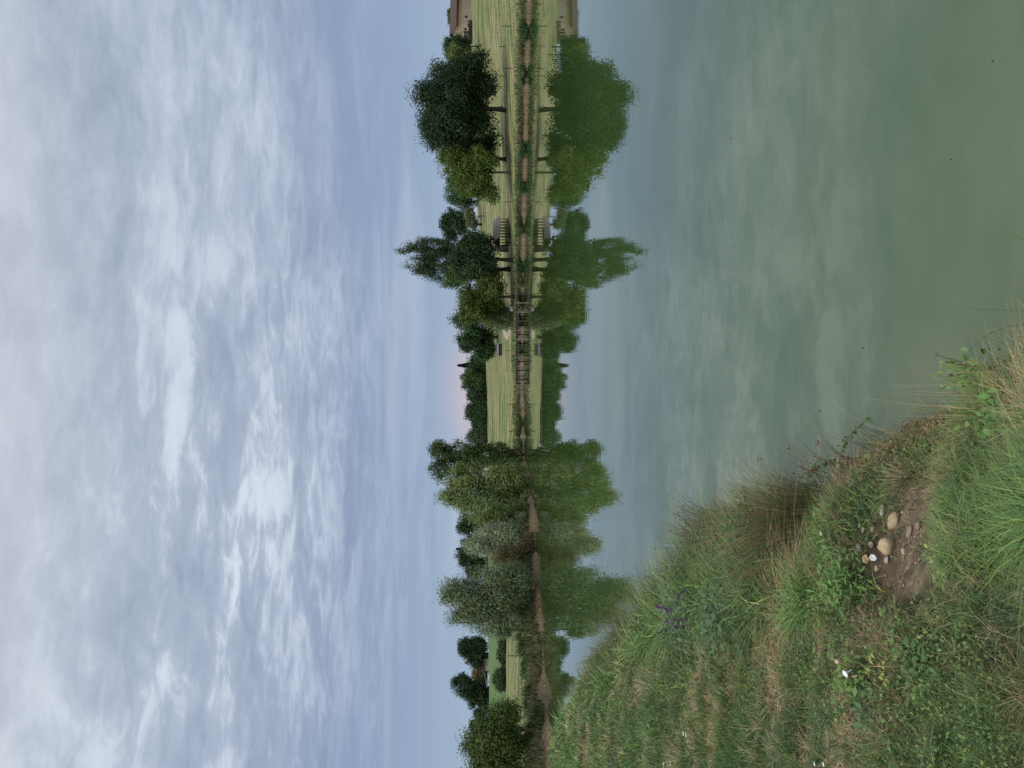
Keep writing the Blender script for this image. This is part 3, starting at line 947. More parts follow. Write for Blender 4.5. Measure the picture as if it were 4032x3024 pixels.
# ------------------------------------------------------------------ log shelter
b = ground_hit(2008, 915, 100, 140)
k = b[1] / F
ww, dd_, hh = 3.3, 2.3, 1.62
o = empty('log_shelter', b, 'open sided log shelter with dark shingled gable roof on the far bank', 'shelter', rz=math.radians(26))
M_SHING = solid_mat('shingles', (.06, .048, .045), (.26, .22, .22), 3.5, .85, .5, (1, 3, 3))
mb = MB()
rise = .95
for sgn in (-1, 1):
    a0, a1 = Vector((-ww / 2 - .3, sgn * (dd_ / 2 + .3), hh - .1)), Vector((ww / 2 + .3, sgn * (dd_ / 2 + .3), hh - .1))
    r0_, r1_ = Vector((-ww / 2 - .3, 0, hh + rise)), Vector((ww / 2 + .3, 0, hh + rise))
    mb.prism([a0, a1, r1_, r0_], (0, 0, .07))
mb.build('roof', M_SHING, o)
for sx in (-1, 1):
    mb = MB()
    mb.prism([(sx * ww / 2, -dd_ / 2, hh), (sx * ww / 2, dd_ / 2, hh), (sx * ww / 2, 0, hh + rise - .12)], (sx * .04, 0, 0))
    mb.build('gable', M_WOODD, o)
    mb = MB()
    for s2 in (-1, 1):
        mb.tube([(sx * (ww / 2 + .34), s2 * (dd_ / 2 + .34), hh - .08), (sx * (ww / 2 + .34), 0, hh + rise + .06)], .05, 5)
    mb.build('bargeboard', M_WOODP, o)
for sy in (-1, 1):
    for i in range(7):
        x = -ww / 2 + ww * i / 6
        MB().box((x, sy * dd_ / 2, hh / 2 - .1), (.09, .09, hh + .2)).build('post', M_WOODD, o)
for y in (-.35, .35):
    for sx in (-1, 1):
        MB().box((sx * ww / 2, y, hh / 2 - .1), (.08, .08, hh + .2)).build('post', M_WOODP if y < 0 else M_WOODD, o)
for sy in (-1, 1):
    mb = MB()
    for i in range(5):
        mb.tube([(-ww / 2 + (.0 if sy > 0 else .55), sy * (dd_ / 2 + .07), .10 + i * .13), (ww / 2, sy * (dd_ / 2 + .07), .10 + i * .13)], .055, 6)
    mb.build('lower_wall', M_WOODM, o)
mb = MB()
mb.box((0, -dd_ / 2 - .1, hh - .02), (ww + .3, .1, .1)).box((0, dd_ / 2 + .1, hh - .02), (ww + .3, .1, .1))
mb.build('wall_plate', M_WOODD, o)

# ------------------------------------------------------------------ black field shelter
b = ground_hit(1978, 1377, 118, 190)
k = b[1] / F
wd, ht = 47 * k, 22 * k
o = empty('field_shelter', b, 'small black wooden box shelter with grey roof on the meadow', 'shelter', rz=math.radians(-4))
MB().box((0, .5, ht * .31), (wd, 1.0, ht * .62 + .1)).build('body', M_WOODD, o)
M_GREYROOF = solid_mat('grey_roofing', (.09, .095, .11), (.17, .175, .19), 4, .7, .2)
MB().prism([(-wd / 2 - .06, -.12, ht * .63), (wd / 2 + .06, -.12, ht * .63), (wd / 2 + .06, .5, ht * .96), (-wd / 2 - .06, .5, ht * .96)], (0, 0, .05)).build('roof', M_GREYROOF, o)
MB().prism([(-wd / 2 - .06, 1.12, ht * .63), (wd / 2 + .06, 1.12, ht * .63), (wd / 2 + .06, .56, ht * .96), (-wd / 2 - .06, .56, ht * .96)], (0, 0, .05)).build('roof', M_GREYROOF, o)
MB().box((0, .53, ht * .99), (wd + .2, .16, .1)).build('ridge_cap', M_WOODD, o)
MB().box((0, -.03, ht * .2), (wd * .96, .05, .05)).build('rail', M_GREYROOF, o)

# ------------------------------------------------------------------ white dome
b = ground_hit(2021, 1217, 108, 150)
k = b[1] / F
rw = 10 * k
M_WHITE = solid_mat('white_sheeting', (.60, .60, .66), (.78, .78, .84), 2, .5, .15)
mb = MB()
prof = [(1.0, 0), (1.06, .28), (.95, .75), (.62, 1.12), (.25, 1.28)]
nseg = 10
pts = [[(math.cos(2 * math.pi * q / nseg) * r_ * rw, math.sin(2 * math.pi * q / nseg) * r_ * rw, h_ * rw * 1.25) for q in range(nseg)] for r_, h_ in prof]
for ring in pts:
    mb.v += ring
for i in range(len(prof) - 1):
    for q in range(nseg):
        mb.f.append([i * nseg + q, i * nseg + (q + 1) % nseg, (i + 1) * nseg + (q + 1) % nseg, (i + 1) * nseg + q])
mb.f.append([(len(prof) - 1) * nseg + q for q in range(nseg)])
o = empty('white_dome', b, 'small white rounded dome beside the path behind the pier', 'dome')
mb.build('cover', M_WHITE, o, smooth=False)
M_BAND = solid_mat('grey_band', (.33, .32, .38), (.44, .43, .5), 3, .6, 0)
mb = MB()
mb.tube([(math.cos(a_) * rw * 1.055, math.sin(a_) * rw * 1.055, rw * .40) for a_ in np.linspace(0, 2 * math.pi, 25)], .02, 5, caps=False)
mb.build('seam', M_BAND, o)

# ------------------------------------------------------------------ fence posts
FP = [(1, 1030, 208, 70, 'dark fence post low in the meadow below the farmhouse'), (4 - 3, 985, 370, 50, 'fence post below the low right lobe of broad tree'),
      (1, 1040, 542, 66, 'fence post at path edge under the right of broad tree'), (1, 1000, 602, 60, 'short fence post beside path under broad tree'),
      (1, 1014, 850, 48, 'pale post touching the trunk of broad dark tree'), (1, 1016, 1135, 30, 'pale post by path under left of broad tree'),
      (2, 1036, 90, 58, 'dark fence post beyond the yellow-green tree'), (2, 1016, 665, 34, 'pale post by path left of the poplar'), (2, 1030, 820, 60, 'fence post next to crooked trunk behind the pier'),
      (2, 1030, 912, 30, 'fence post right of the white dome'), (2, 1020, 1270, 34, 'fence post below the black field shelter'),
      (3, 1048, 185, 48, 'fence post on meadow edge left of the pier'), (3, 1046, 400, 40, 'fence post on meadow edge near the saplings'),
      (2, 955, 1136, 26, 'pale post right of the black field shelter, farther one'), (2, 960, 1180, 30, 'pale post right of the black field shelter, nearer one'),
      (2, 836, 210, 66, 'tall dark fence post on the hill above the log shelter'), (2, 830, 180, 30, 'short dark fence post on the hill above log shelter')]
for z, x, y, hpx, lab in FP:
    b = ground_hit(*zp(z, x, y), 60, 225)
    hgt = hpx * Z * b[1] / F
    mat = M_WOODP if 'pale' in lab else M_WOODD
    o = MB().tube([(0, 0, -.3), (.02, 0, hgt * .5), (0, .01, hgt)], [.055, .052, .045], 7).build('fence_post', mat)
    o.location = b
    tag(o, lab, 'fence post', 'fence posts round the meadow')
b = ground_hit(*zp(4, 1108, 670), 48, 110)
o = MB().tube([(0, 0, -.3), (.03, 0, .9), (0, .01, 108 * Z * b[1] / F)], [.07, .065, .05], 7).build('wooden_pole', M_BARKG)
o.location = b
tag(o, 'grey wooden pole standing in grass on the left shore', 'pole')
b = on_ground(zp(4, 1110, 1240)[1], 50)
o = MB().box((0, 0, .62), (.14, .14, 1.5)).build('fence_post', M_WOODP)
o.location = b
tag(o, 'pale squared post in the dark gap under left willow', 'fence post')

# ------------------------------------------------------------------ farmhouse
M_WALL = solid_mat('tan_wall', (.30, .235, .15), (.42, .35, .24), .8, .9, .15)
M_ROOF = solid_mat('brown_tiles', (.055, .034, .030), (.095, .062, .056), 2.5, .85, .4, (1, 4, 4))
M_BAND2 = solid_mat('pale_bands', (.46, .40, .28), (.55, .48, .36), 3, .9, .1)
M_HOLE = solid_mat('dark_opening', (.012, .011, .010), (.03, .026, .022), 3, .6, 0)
M_PLINTH = solid_mat('grey_plaster', (.27, .235, .20), (.36, .32, .28), 1.5, .9, .15)
HD = 220.
corner = at(1846, 102, HD)               # near corner between long wall and gable wall
kk = HD / F
hw, hr = 49 * kk, 19 * kk
gr = at(1846, 168, HD + 3)
ca = math.atan2(gr[1] - corner[1], gr[0] - corner[0])
Lw, Gw = 15.0, 5.8
o = empty('farmhouse', (corner[0], corner[1], corner[2] - .2), 'tan walled farmhouse with brown tiled roof at the top of the right meadow', 'house', rz=math.radians(18))
# local: x along long wall (to the right), y away from the viewer
MB().box((Lw / 2, Gw / 2, hw / 2 - .5), (Lw, Gw, hw + 1.4)).build('wall', M_WALL, o)
mb = MB()
mb.prism([(0, 0, hw + .2), (0, Gw, hw + .2), (0, Gw / 2, hw + .2 + hr * 1.25)], (.3, 0, 0))
mb.build('gable', M_WALL, o)
mb = MB()
ez = hw + .05
for s2 in (0, 1):
    y0 = -.75 if s2 == 0 else Gw + .75
    mb.prism([(-.7, y0, ez), (Lw, y0, ez), (Lw, Gw / 2, ez + .3 + hr * 1.35), (-.7, Gw / 2, ez + .3 + hr * 1.35)], (0, 0, .16))
mb.build('roof', M_ROOF, o)
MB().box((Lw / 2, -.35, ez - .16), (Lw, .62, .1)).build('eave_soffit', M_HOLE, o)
for zb in (hw * .55, hw * .80):
    MB().box((Lw / 2, -.02, zb), (Lw, .06, .12)).build('wall_band', M_BAND2, o)
    MB().box((-.02, Gw / 2, zb), (.06, Gw, .12)).build('wall_band', M_BAND2, o)
MB().box((Lw / 2 + 1, -.015, hw * .16), (Lw - 2, .04, hw * .5)).build('plinth', M_PLINTH, o)
MB().box((.12, -.05, hw * .22), (.12, .06, hw * .5)).build('wall_edge', M_BAND2, o)
dr = MB().box((-.03, Gw * .42, hw * .25), (.08, .95, hw * .56)).build('door', M_HOLE, o)
for y_ in (.22, .66, .88):
    MB().box((-.03, Gw * y_, hw * .35), (.08, .75, .7)).build('window', M_HOLE, o)
MB().box((3.2, -.04, hw * .28), (.8, .08, .7)).build('window', M_HOLE, o)
# lean-to on the right end
b2 = at(1846, -40, HD - 1)
o = empty('farm_annex', (b2[0], b2[1], b2[2] - .4), 'lower brown roofed annex at right end of the farmhouse, cut by frame', 'building', rz=math.radians(-12))
MB().box((3, 0, 1.6), (7.4, 3, 3.4)).build('wall', M_PLINTH, o)
MB().prism([(-1, -2, 3.1), (7, -2, 3.1), (7, .4, 4.3), (-1, .4, 4.3)], (0, 0, .15)).build('roof', M_ROOF, o)
MB().box((.6, -1.52, 1.3), (1.4, .06, 2.2)).build('door', M_HOLE, o)


M_RED = solid_mat('rusty_paint', (.09, .04, .035), (.17, .09, .075), 3, .7, .1)
M_TYRE = solid_mat('tyre_rubber', (.012, .012, .013), (.03, .03, .032), 5, .9, .1)


def cart(Xp, Yp, label, L, h, mat):
    b = at(Xp, Yp, 214)
    b[2] = float(H(b[0], b[1])[0])
    o = empty('farm_cart', b, label, 'cart', 'farm carts by the house', math.radians(-12))
    MB().box((0, 0, h * .62), (L, 1.1, h * .45)).box((L * .35, 0, h * .95), (L * .25, .9, h * .3)).build('body', mat, o)
    MB().tube([(-L / 2, 0, h * .45), (-L * .8, 0, h * .35)], .05, 5).build('drawbar', M_TYRE, o)
    for sx in (-.3, .3):
        for sy in (-1, 1):
            MB().tube([(sx * L, sy * .5, h * .3), (sx * L, sy * .72, h * .3)], h * .32, 12).build('wheel', M_TYRE, o)


cart(1846, 93, 'maroon farm machine parked before the long wall', 1.5, 1.25, M_RED)
cart(1846, 109, 'dark farm machine parked at the corner of the house', 1.7, 1.2, M_TYRE)
cart(1848, 137, 'black wheeled machine beside the dark doorway', 1.5, 1.3, M_TYRE)
cart(1848, 157, 'small wooden cart left of the black wheeled machine', 1.4, 1.1, M_BARKR)

# ------------------------------------------------------------------ barn on the left hill
BD = 236.
c0 = at(1916, 2580 + .0964 * 720, BD)
kk = BD / F
o = empty('barn', (c0[0], c0[1], c0[2] - .5), 'brown roofed barn half hidden between two dark hilltop trees', 'barn', rz=math.radians(-14))
bl = 4.6
bw, bh, br_ = 3.2, 1.25, 1.65
MB().box((bl / 2, bw / 2, bh / 2), (bl, bw, bh + .6)).build('wall', M_PLINTH, o)
mb = MB()
for s2 in (0, 1):
    y0 = -.35 if s2 == 0 else bw + .35
    mb.prism([(-.4, y0, bh - .05), (bl, y0, bh - .05), (bl, bw / 2, bh + br_), (-.4, bw / 2, bh + br_)], (0, 0, .14))
mb.build('roof', M_ROOF, o)
MB().prism([(-.05, 0, bh), (-.05, bw, bh), (-.05, bw / 2, bh + br_ - .1)], (.06, 0, 0)).build('gable', M_HOLE, o)
MB().prism([(-3.0, -.1, .25), (.2, -.3, bh - .15), (.2, bw, bh - .15), (-3.0, bw, .25)], (0, 0, .12)).build('lean_to_roof', M_PLINTH, o)
MB().box((.3, -.03, .55), (.6, .08, 1.1)).build('door', M_HOLE, o)


# ------------------------------------------------------------------ blades
def blades(base, h, wd, bend, colr, tipc=None, seed=0, lean=None, segs=3):
    """grass blades as tapering strips. base (n,3), h, wd, bend (n,), colr (n,3)"""
    g = np.random.default_rng(seed)
    n_ = len(base)
    az = g.uniform(0, 2 * math.pi, n_)
    ld = np.stack([np.cos(az), np.sin(az), np.zeros(n_)], 1)
    if lean is not None:
        ld = unit(ld + lean)
        ld[:, 2] = 0
    az2 = g.uniform(0, 2 * math.pi, n_)
    sd_ = np.stack([np.cos(az2), np.sin(az2), np.zeros(n_)], 1)
    ts = np.linspace(0, 1, segs + 1)
    rows = []
    for t in ts:
        c_ = base + ld * (h * bend * t ** 1.8)[:, None] + np.array([0, 0, 1.0]) * (h * (t - .45 * np.minimum(bend, 1.3) * t ** 2.4))[:, None]
        wv_ = sd_ * (wd * .5 * (1 - t * .88))[:, None]
        rows.append(c_ - wv_)
        rows.append(c_ + wv_)
    v = np.stack(rows, 1)                       # n, 2(segs+1), 3
    m_ = 2 * (segs + 1)
    f0 = np.array([[2 * i, 2 * i + 1, 2 * i + 3, 2 * i + 2] for i in range(segs)])
    f = (np.arange(n_)[:, None, None] * m_ + f0[None]).reshape(-1, 4)
    cc = np.repeat(colr[:, None, :], m_, 1)
    if tipc is not None:
        tt = np.repeat(ts, 2)[None, :, None] ** 2
        cc = cc * (1 - tt) + tipc[:, None, :] * tt
    return v.reshape(-1, 3), f, cc.reshape(-1, 3)


def scatter(n_, rmin, rmax, a0, a1, smin, smax, seed, power=1.0):
    g = np.random.default_rng(seed)
    out_ = []
    tot = 0
    while tot < n_:
        r_ = rmin * (rmax / rmin) ** (g.uniform(0, 1, n_ * 2) ** power)
        a_ = np.radians(g.uniform(a0, a1, n_ * 2))
        x, y = r_ * np.sin(a_), r_ * np.cos(a_)
        s = shore_sd(x, y)
        ok = (s > smin) & (s < smax)
        out_.append(np.stack([x[ok], y[ok], s[ok]], 1))
        tot += ok.sum()
        if ok.sum() == 0:
            break
    return np.concatenate(out_)[:n_]


GREENS = np.array([(.115, .225, .050), (.075, .175, .050), (.160, .245, .058), (.060, .140, .058), (.195, .255, .066)])
STRAW = np.array([(.42, .33, .18), (.34, .26, .14), (.50, .40, .235), (.27, .21, .115), (.40, .27, .16)])


def earth_mask(x, y):
    return ((x + .76) / .31) ** 2 + ((y - 3.82) / .53) ** 2


def lawn(name, label, n_, rmin, rmax, a0, a1, smin, smax, hr_, wr, dryb, seed, bendr=(.3, 1.3), patch=1.6, lean=None):
    g = np.random.default_rng(seed + 100)
    S = scatter(n_, rmin, rmax, a0, a1, smin, smax, seed)
    x, y, s = S.T
    keep = (earth_mask(x, y) + (fbm(x * 4, y * 4, 17) - .5) * 1.3 > .95 + g.normal(size=len(x)) * .3)
    dens = fbm(x * 1.1, y * 1.1, 77)
    if name == 'bank_grass':               # room for the rush tussocks
        for tx_, ty_, tr_ in ((-.92, 5.45, .42), (-1.9, 9.0, .5), (-2.75, 10.2, .45), (-4.0, 12.6, .7), (-5.4, 15.4, .8), (-1.42, 7.6, .35)):
            keep &= np.hypot(x - tx_, y - ty_) > tr_
    keep &= g.uniform(0, 1, len(x)) < np.clip(.55 + (dens - .35) * 2.2, .3, 1)
    x, y, s = x[keep], y[keep], s[keep]
    k_ = len(x)
    dry = .5 + (fbm(x * patch, y * patch, 55, 3) - .5) * 1.9 + (dryb - .5) + g.normal(size=k_) * .10
    isdry = g.uniform(0, 1, k_) < sstep(.40, .66, dry)
    gi = (vn(x * 1.7, y * 1.7, 91) * 3.2 + g.uniform(0, 1.8, k_)).astype(int) % 5
    c_ = np.where(isdry[:, None], STRAW[g.integers(0, 5, k_)], GREENS[gi])
    c_ = c_ * g.uniform(.55, 1.7, k_)[:, None]
    lush = .5 + 1.05 * fbm(x * .9 + 7, y * .9, 66)
    dist = np.hypot(x, y)
    h = g.uniform(*hr_, k_) * lush * np.where(isdry, .75, 1) * np.clip(dist / 7, .72, 1.35)
    h = h * np.where((np.abs(x + .68) < .5) & (y > 2.6) & (y < 5.2), .5, 1)
    h = h * np.where((x > -.62) & (y < 5.3) & (s < .7), .55, 1)
    wd_ = g.uniform(*wr, k_) * np.clip(dist / 4.5, .7, 6)
    base = np.stack([x, y, H(x, y, s) - .01], 1)
    bend = g.uniform(*bendr, k_) * np.where(isdry, 1.5, 1)
    tip = c_ * .8 + np.array((.22, .19, .10)) * .2
    v, f, cc = blades(base, h, wd_, bend, c_, tip, seed, lean)
    o = mesh_obj(name, v, f, M_GRASS, cols=cc)
    return tag(o, label, 'grass', None, 'stuff')


lawn('lawn_grass', 'short patchy green and straw grass of the near bank at lower left', 240000, 1.3, 7.0, -40, 26, .22, 30, (.05, .14), (.0038, .0068), .40, 1)
lawn('meadow_grass', 'longer green grass of the near bank receding to the left', 90000, 6.0, 40, -40, -8, .3, 30, (.06, .17), (.004, .007), .33, 2)
lawn('bank_grass', 'tall tangled green and brown grass on the near bank edge', 60000, 2.0, 40, -40, 30, .02, .95, (.20, .50), (.0055, .0095), .27, 3, (.5, 1.7))


# thatch of fallen straw
def thatch_mat(n_, seed):
    S = scatter(n_, 1.4, 9, -40, 26, .1, 20, seed)
    g = np.random.default_rng(seed)
    x, y, s = S.T
    keep = (earth_mask(x, y) > .8) & (g.uniform(0, 1, len(x)) < np.clip((fbm(x * 1.6, y * 1.6, 55, 3) - .36) * 4, .12, 1))
    x, y, s = x[keep], y[keep], s[keep]
    k_ = len(x)
    c0_ = np.stack([x, y, H(x, y, s) + g.uniform(.005, .04, k_)], 1)
    az = g.uniform(0, 2 * math.pi, k_)
    ax = unit(np.stack([np.cos(az), np.sin(az), g.normal(size=k_) * .25], 1))
    nr_ = unit(np.stack([g.normal(size=k_) * .4, g.normal(size=k_) * .4, np.ones(k_)], 1))
    nr_ = unit(nr_ - ax * (ax * nr_).sum(1, keepdims=True))
    v, f = leaf_quads(c0_, ax, nr_, g.uniform(.02, .08, k_) * np.clip(np.hypot(x, y) / 4, .5, 2), g.uniform(.002, .004, k_) * np.clip(np.hypot(x, y) / 3.5, .6, 3))
    c_ = STRAW[g.integers(0, 5, k_)] * g.uniform(.6, 1.25, k_)[:, None]
    o = mesh_obj('straw_litter', v, f, M_GRASS, cols=np.repeat(c_, 4, 0))
    tag(o, 'fallen dry straw lying between the near grass', 'straw', None, 'stuff')


thatch_mat(42000, 8)


# small broadleaf weeds among the grass
def weeds(n_, seed):
    g = np.random.default_rng(seed)
    S = scatter(n_, 1.5, 14, -38, 26, .12, 12, seed)
    x, y, s = S.T
    keep = (earth_mask(x, y) > 1.1) & (fbm(x * 1.4 + 3, y * 1.4, 31) > .5)
    x, y, s = x[keep], y[keep], s[keep]
    k_ = len(x)
    m_ = 9
    cx = np.repeat(np.stack([x, y, H(x, y, s)], 1), m_, 0)
    hh_ = np.repeat(g.uniform(.04, .16, k_), m_)
    pos = cx + np.stack([g.normal(size=k_ * m_) * .035, g.normal(size=k_ * m_) * .035, g.uniform(.2, 1, k_ * m_) * hh_], 1)
    nr_ = unit(np.stack([g.normal(size=k_ * m_) * .6, g.normal(size=k_ * m_) * .6, np.ones(k_ * m_)], 1))
    ax = unit(np.cross(nr_, unit(g.normal(size=(k_ * m_, 3)))))
    sz = g.uniform(.012, .030, k_ * m_) * np.repeat(np.clip(np.hypot(x, y) / 5, .8, 2), m_)
    v, f = leaf_quads(pos, ax, nr_, sz, sz * .62)
    base = np.array([(.085, .17, .045), (.12, .20, .05), (.16, .22, .055), (.075, .14, .055)])[g.integers(0, 4, k_)]
    c_ = np.repeat(base, m_, 0) * g.uniform(.75, 1.3, k_ * m_)[:, None]
    o = mesh_obj('leafy_weeds', v, f, M_GRASS, cols=np.repeat(c_, 4, 0))
    tag(o, 'small broad leaved weeds scattered through the near grass', 'weeds', None, 'stuff')


weeds(5200, 12)


def tufts(nc, seed):
    g = np.random.default_rng(seed)
    S = scatter(nc, 1.5, 22, -40, 20, .35, 20, seed)
    x, y, s = S.T
    keep = earth_mask(x, y) > 1.6
    x, y = x[keep], y[keep]
    m_ = 34
    k_ = len(x)
    dist = np.hypot(x, y)
    sc = np.repeat(np.clip(dist / 5, .75, 2.2), m_)
    bx = np.repeat(x, m_) + g.normal(size=k_ * m_) * .028 * sc
    by = np.repeat(y, m_) + g.normal(size=k_ * m_) * .028 * sc
    b = np.stack([bx, by, H(bx, by) - .01], 1)
    base = np.array([(.065, .14, .045), (.10, .185, .05), (.16, .215, .06), (.08, .14, .068), (.34, .28, .15)])[g.choice(5, k_, p=[.28, .27, .2, .15, .1])]
    c_ = np.repeat(base, m_, 0) * g.uniform(.6, 1.35, k_ * m_)[:, None]
    h_ = np.repeat(g.uniform(.09, .24, k_), m_) * g.uniform(.5, 1.1, k_ * m_) * np.clip(sc, .8, 1.4)
    v, f, cc = blades(b, h_, .0058 * sc, g.uniform(.3, 1.5, k_ * m_), c_, c_ * .8 + np.array((.30, .25, .13)) * .2, seed)
    o = mesh_obj('grass_tufts', v, f, M_GRASS, cols=cc)
    tag(o, 'taller shaggy grass tufts dotted over the near bank', 'grass', None, 'stuff')


tufts(2600, 14)


# ------------------------------------------------------------------ rush tussocks and tall stems
def tussock(x, y, n_, h, spread, label, cols_, seed, heads=0, lean=None, wid=.006):
    g = np.random.default_rng(seed)
    b = np.array([x, y, float(H(x, y)[0]) - .03])
    o = empty('rush_tussock', b, label, 'rush')
    a_ = g.uniform(0, 2 * math.pi, n_)
    r_ = np.minimum(np.abs(g.normal(size=n_)), 1.9) * spread * .5
    base = b + np.stack([np.cos(a_) * r_, np.sin(a_) * r_, np.zeros(n_)], 1)
    base[:, 2] = np.maximum(H(base[:, 0], base[:, 1]), .0) - .03
    cols_ = np.array(cols_)
    c_ = 1.45 * cols_[g.integers(0, len(cols_), n_)] * g.uniform(.7, 1.25, n_)[:, None]
    hh_ = h * g.uniform(.5, 1.05, n_)
    outd = np.stack([np.cos(a_), np.sin(a_), np.zeros(n_)], 1) * 1.2
    if lean is not None:
        outd = outd + np.array(lean)
    v, f, cc = blades(base, hh_, np.full(n_, wid), g.uniform(.15, .85, n_), c_, c_ * .6 + np.array((.20, .14, .08)) * .4, seed, outd, 4)
    mesh_obj('stems', v, f, M_GRASS, o, cols=cc)
    if heads:
        tips = v.reshape(n_, 10, 3)[:, 7]
        pick = g.choice(n_, heads, False)
        m_ = 5
        pos = np.repeat(tips[pick], m_, 0) + g.normal(size=(heads * m_, 3)) * .012
        ax = unit(g.normal(size=(heads * m_, 3)))
        nr_ = unit(np.cross(ax, g.normal(size=(heads * m_, 3))))
        v2, f2 = leaf_quads(pos, ax, nr_, np.full(len(pos), .026), np.full(len(pos), .015))
        c2_ = np.tile((.13, .065, .035), (len(pos) * 4, 1))
        o2 = mesh_obj('seed_heads', v2, f2, M_GRASS, o, cols=c2_)
        o2['kind'] = 'stuff'
    return o


RUSH = [(.075, .115, .035), (.055, .09, .04), (.12, .14, .05), (.14, .11, .06)]
BRN = [(.17, .105, .062), (.23, .15, .09), (.12, .075, .045), (.09, .10, .04)]
tussock(-.92, 5.45, 620, .80, .40, 'large rush tussock with brown dead base leaning over the water, nearest the bare earth', RUSH + RUSH + BRN, 1, 40, (-.4, .3, 0), .008)
tussock(-.66, 5.05, 600, .30, .36, 'reddish brown dead rush tuft at water edge beside the bare earth', BRN, 2)
tussock(-1.9, 9.0, 520, .90, .45, 'grey green rush tussock beyond the purple flowers', [(.075, .095, .06), (.10, .115, .07), (.15, .115, .07)], 3, 30, (.2, .3, 0), .010)
tussock(-2.75, 10.2, 700, .68, .5, 'shorter olive rush tussock just beyond the grey green one', RUSH, 4, 12, (.2, .3, 0), .008)
tussock(-4.0, 12.6, 900, .75, .7, 'dark green rush patch midway along the near bank edge', [(.05, .085, .035), (.07, .11, .04), (.11, .12, .05)], 5, 0, (.3, .3, 0), .010)
tussock(-5.4, 15.4, 900, .78, .8, 'brown tipped rush patch far along the near bank edge', RUSH + BRN, 6, 0, (.3, .3, 0), .012)
tussock(-1.3, 6.8, 600, .55, .4, 'olive brown grass tuft between the two nearer rush tussocks', RUSH + BRN, 7, 0, (.3, .3, 0))
tussock(-1.42, 7.6, 420, .62, .36, 'dark green spiky rush tuft leaning over the water, second along the bank edge', [(.06, .09, .04), (.08, .11, .05), (.13, .10, .06)], 51, 0, (.3, .2, 0), .009)
tussock(-.12, 3.55, 500, .32, .34, 'green grass tussock at the bank edge, lower right', [(.085, .135, .04), (.12, .16, .05), (.26, .21, .12)], 8, 0, (.3, .2, 0), .005)
tussock(.16, 2.9, 420, .30, .32, 'rightmost grass tussock at bank edge above the water', [(.085, .135, .04), (.07, .11, .04), (.26, .21, .12)], 9, 0, (.3, .2, 0), .005)
tussock(-.42, 4.5, 700, .15, .30, 'straw coloured dead grass mat over the muddy point', [(.30, .22, .135), (.24, .17, .10), (.16, .11, .07)], 10, 0, (.4, .4, 0), .005)


for x_, y_, sd_, lb in ((-.50, 4.15, 41, 'dead straw tuft on the rim of bare earth, water side'), (-.80, 4.55, 42, 'dead straw tuft on the rim of bare earth, toward the large rush tussock'),
                        (-.47, 3.6, 43, 'dead straw tuft on the rim of bare earth, right hand side'), (-1.02, 4.2, 44, 'dead straw tuft on rim of bare earth, next to the feathery plant')):
    t_ = tussock(x_, y_, 420, .15, .22, lb, [(.36, .28, .17), (.27, .20, .12), (.14, .16, .06)], sd_, 0, (.5, .2, 0), .004)
    t_.name = 'straw_tuft'
    t_['category'] = 'dead grass'


def reed_stems():
    g = np.random.default_rng(31)
    n_ = 90
    x = g.uniform(-.40, .70, n_)
    y = 4.05 - (x + .10) * 1.75 + g.normal(size=n_) * .16
    b = np.stack([x, y, np.maximum(H(x, y), 0) - .02], 1)
    c_ = np.array([(.20, .25, .08), (.45, .38, .22), (.13, .19, .06)])[g.integers(0, 3, n_)]
    v, f, cc = blades(b, g.uniform(.3, .72, n_), np.full(n_, .0045), g.uniform(.05, .6, n_), c_, np.tile((.30, .23, .15), (n_, 1)), 31, np.array((.5, .6, 0)), 5)
    o = mesh_obj('tall_grass_stems', v, f, M_GRASS, cols=cc)
    tag(o, 'thin tall grass stems standing out against the water at lower right', 'grass', None, 'stuff')


reed_stems()


# ------------------------------------------------------------------ pebbles and litter on the bare earth
def near_hit(X, Y):
    return ground_hit(X, Y, 1.2, 25)


def near_hit_fine(X, Y):
    D = np.arange(1.2, 30, .01)
    a, b = at(X, Y, 1.0), at(X, Y, 2.0)
    P = a[None] + (b - a)[None] * (D - 1)[:, None]
    z = H(P[:, 0], P[:, 1])
    i = np.where(P[:, 2] <= np.maximum(z, 0))[0][0]
    return np.array([P[i, 0], P[i, 1], max(z[i], 0)])


def pebble(X, Y, spx, sy, label, c1, c2, seed, flat=.72):
    b = near_hit_fine(X, Y)
    k_ = np.linalg.norm(b - np.array([0, 0, CAMZ])) / F
    g = np.random.default_rng(seed)
    bm = MB()
    nu, nv = 16, 10
    ph = g.uniform(0, 6, 6)
    for i in range(nv + 1):
        th = math.pi * i / nv
        for j in range(nu):
            a_ = 2 * math.pi * j / nu
            dx_, dy_, dz_ = math.sin(th) * math.cos(a_), math.sin(th) * math.sin(a_), math.cos(th)
            w_ = 1 + .10 * math.sin(2 * a_ + ph[0]) + .07 * math.sin(3 * th + ph[1] + a_) + .05 * math.cos(3 * a_ + ph[2])
            bm.v.append((dx_ * w_ * sy * k_ * .5, dy_ * w_ * spx * k_ * .5, dz_ * w_ * min(spx, sy) * k_ * .5 * flat))
    for i in range(nv):
        for j in range(nu):
            bm.f.append([i * nu + j, (i + 1) * nu + j, (i + 1) * nu + (j + 1) % nu, i * nu + (j + 1) % nu])
    o = bm.build('pebble', solid_mat('stone_' + str(seed), c1, c2, 9, .75, .25), smooth=True)
    o.location = b + np.array([0, 0, min(spx, sy) * k_ * .18])
    o.rotation_euler = (-.25, .1, g.uniform(-.3, .3))
    tag(o, label, 'stone', 'pebbles on the bare earth')


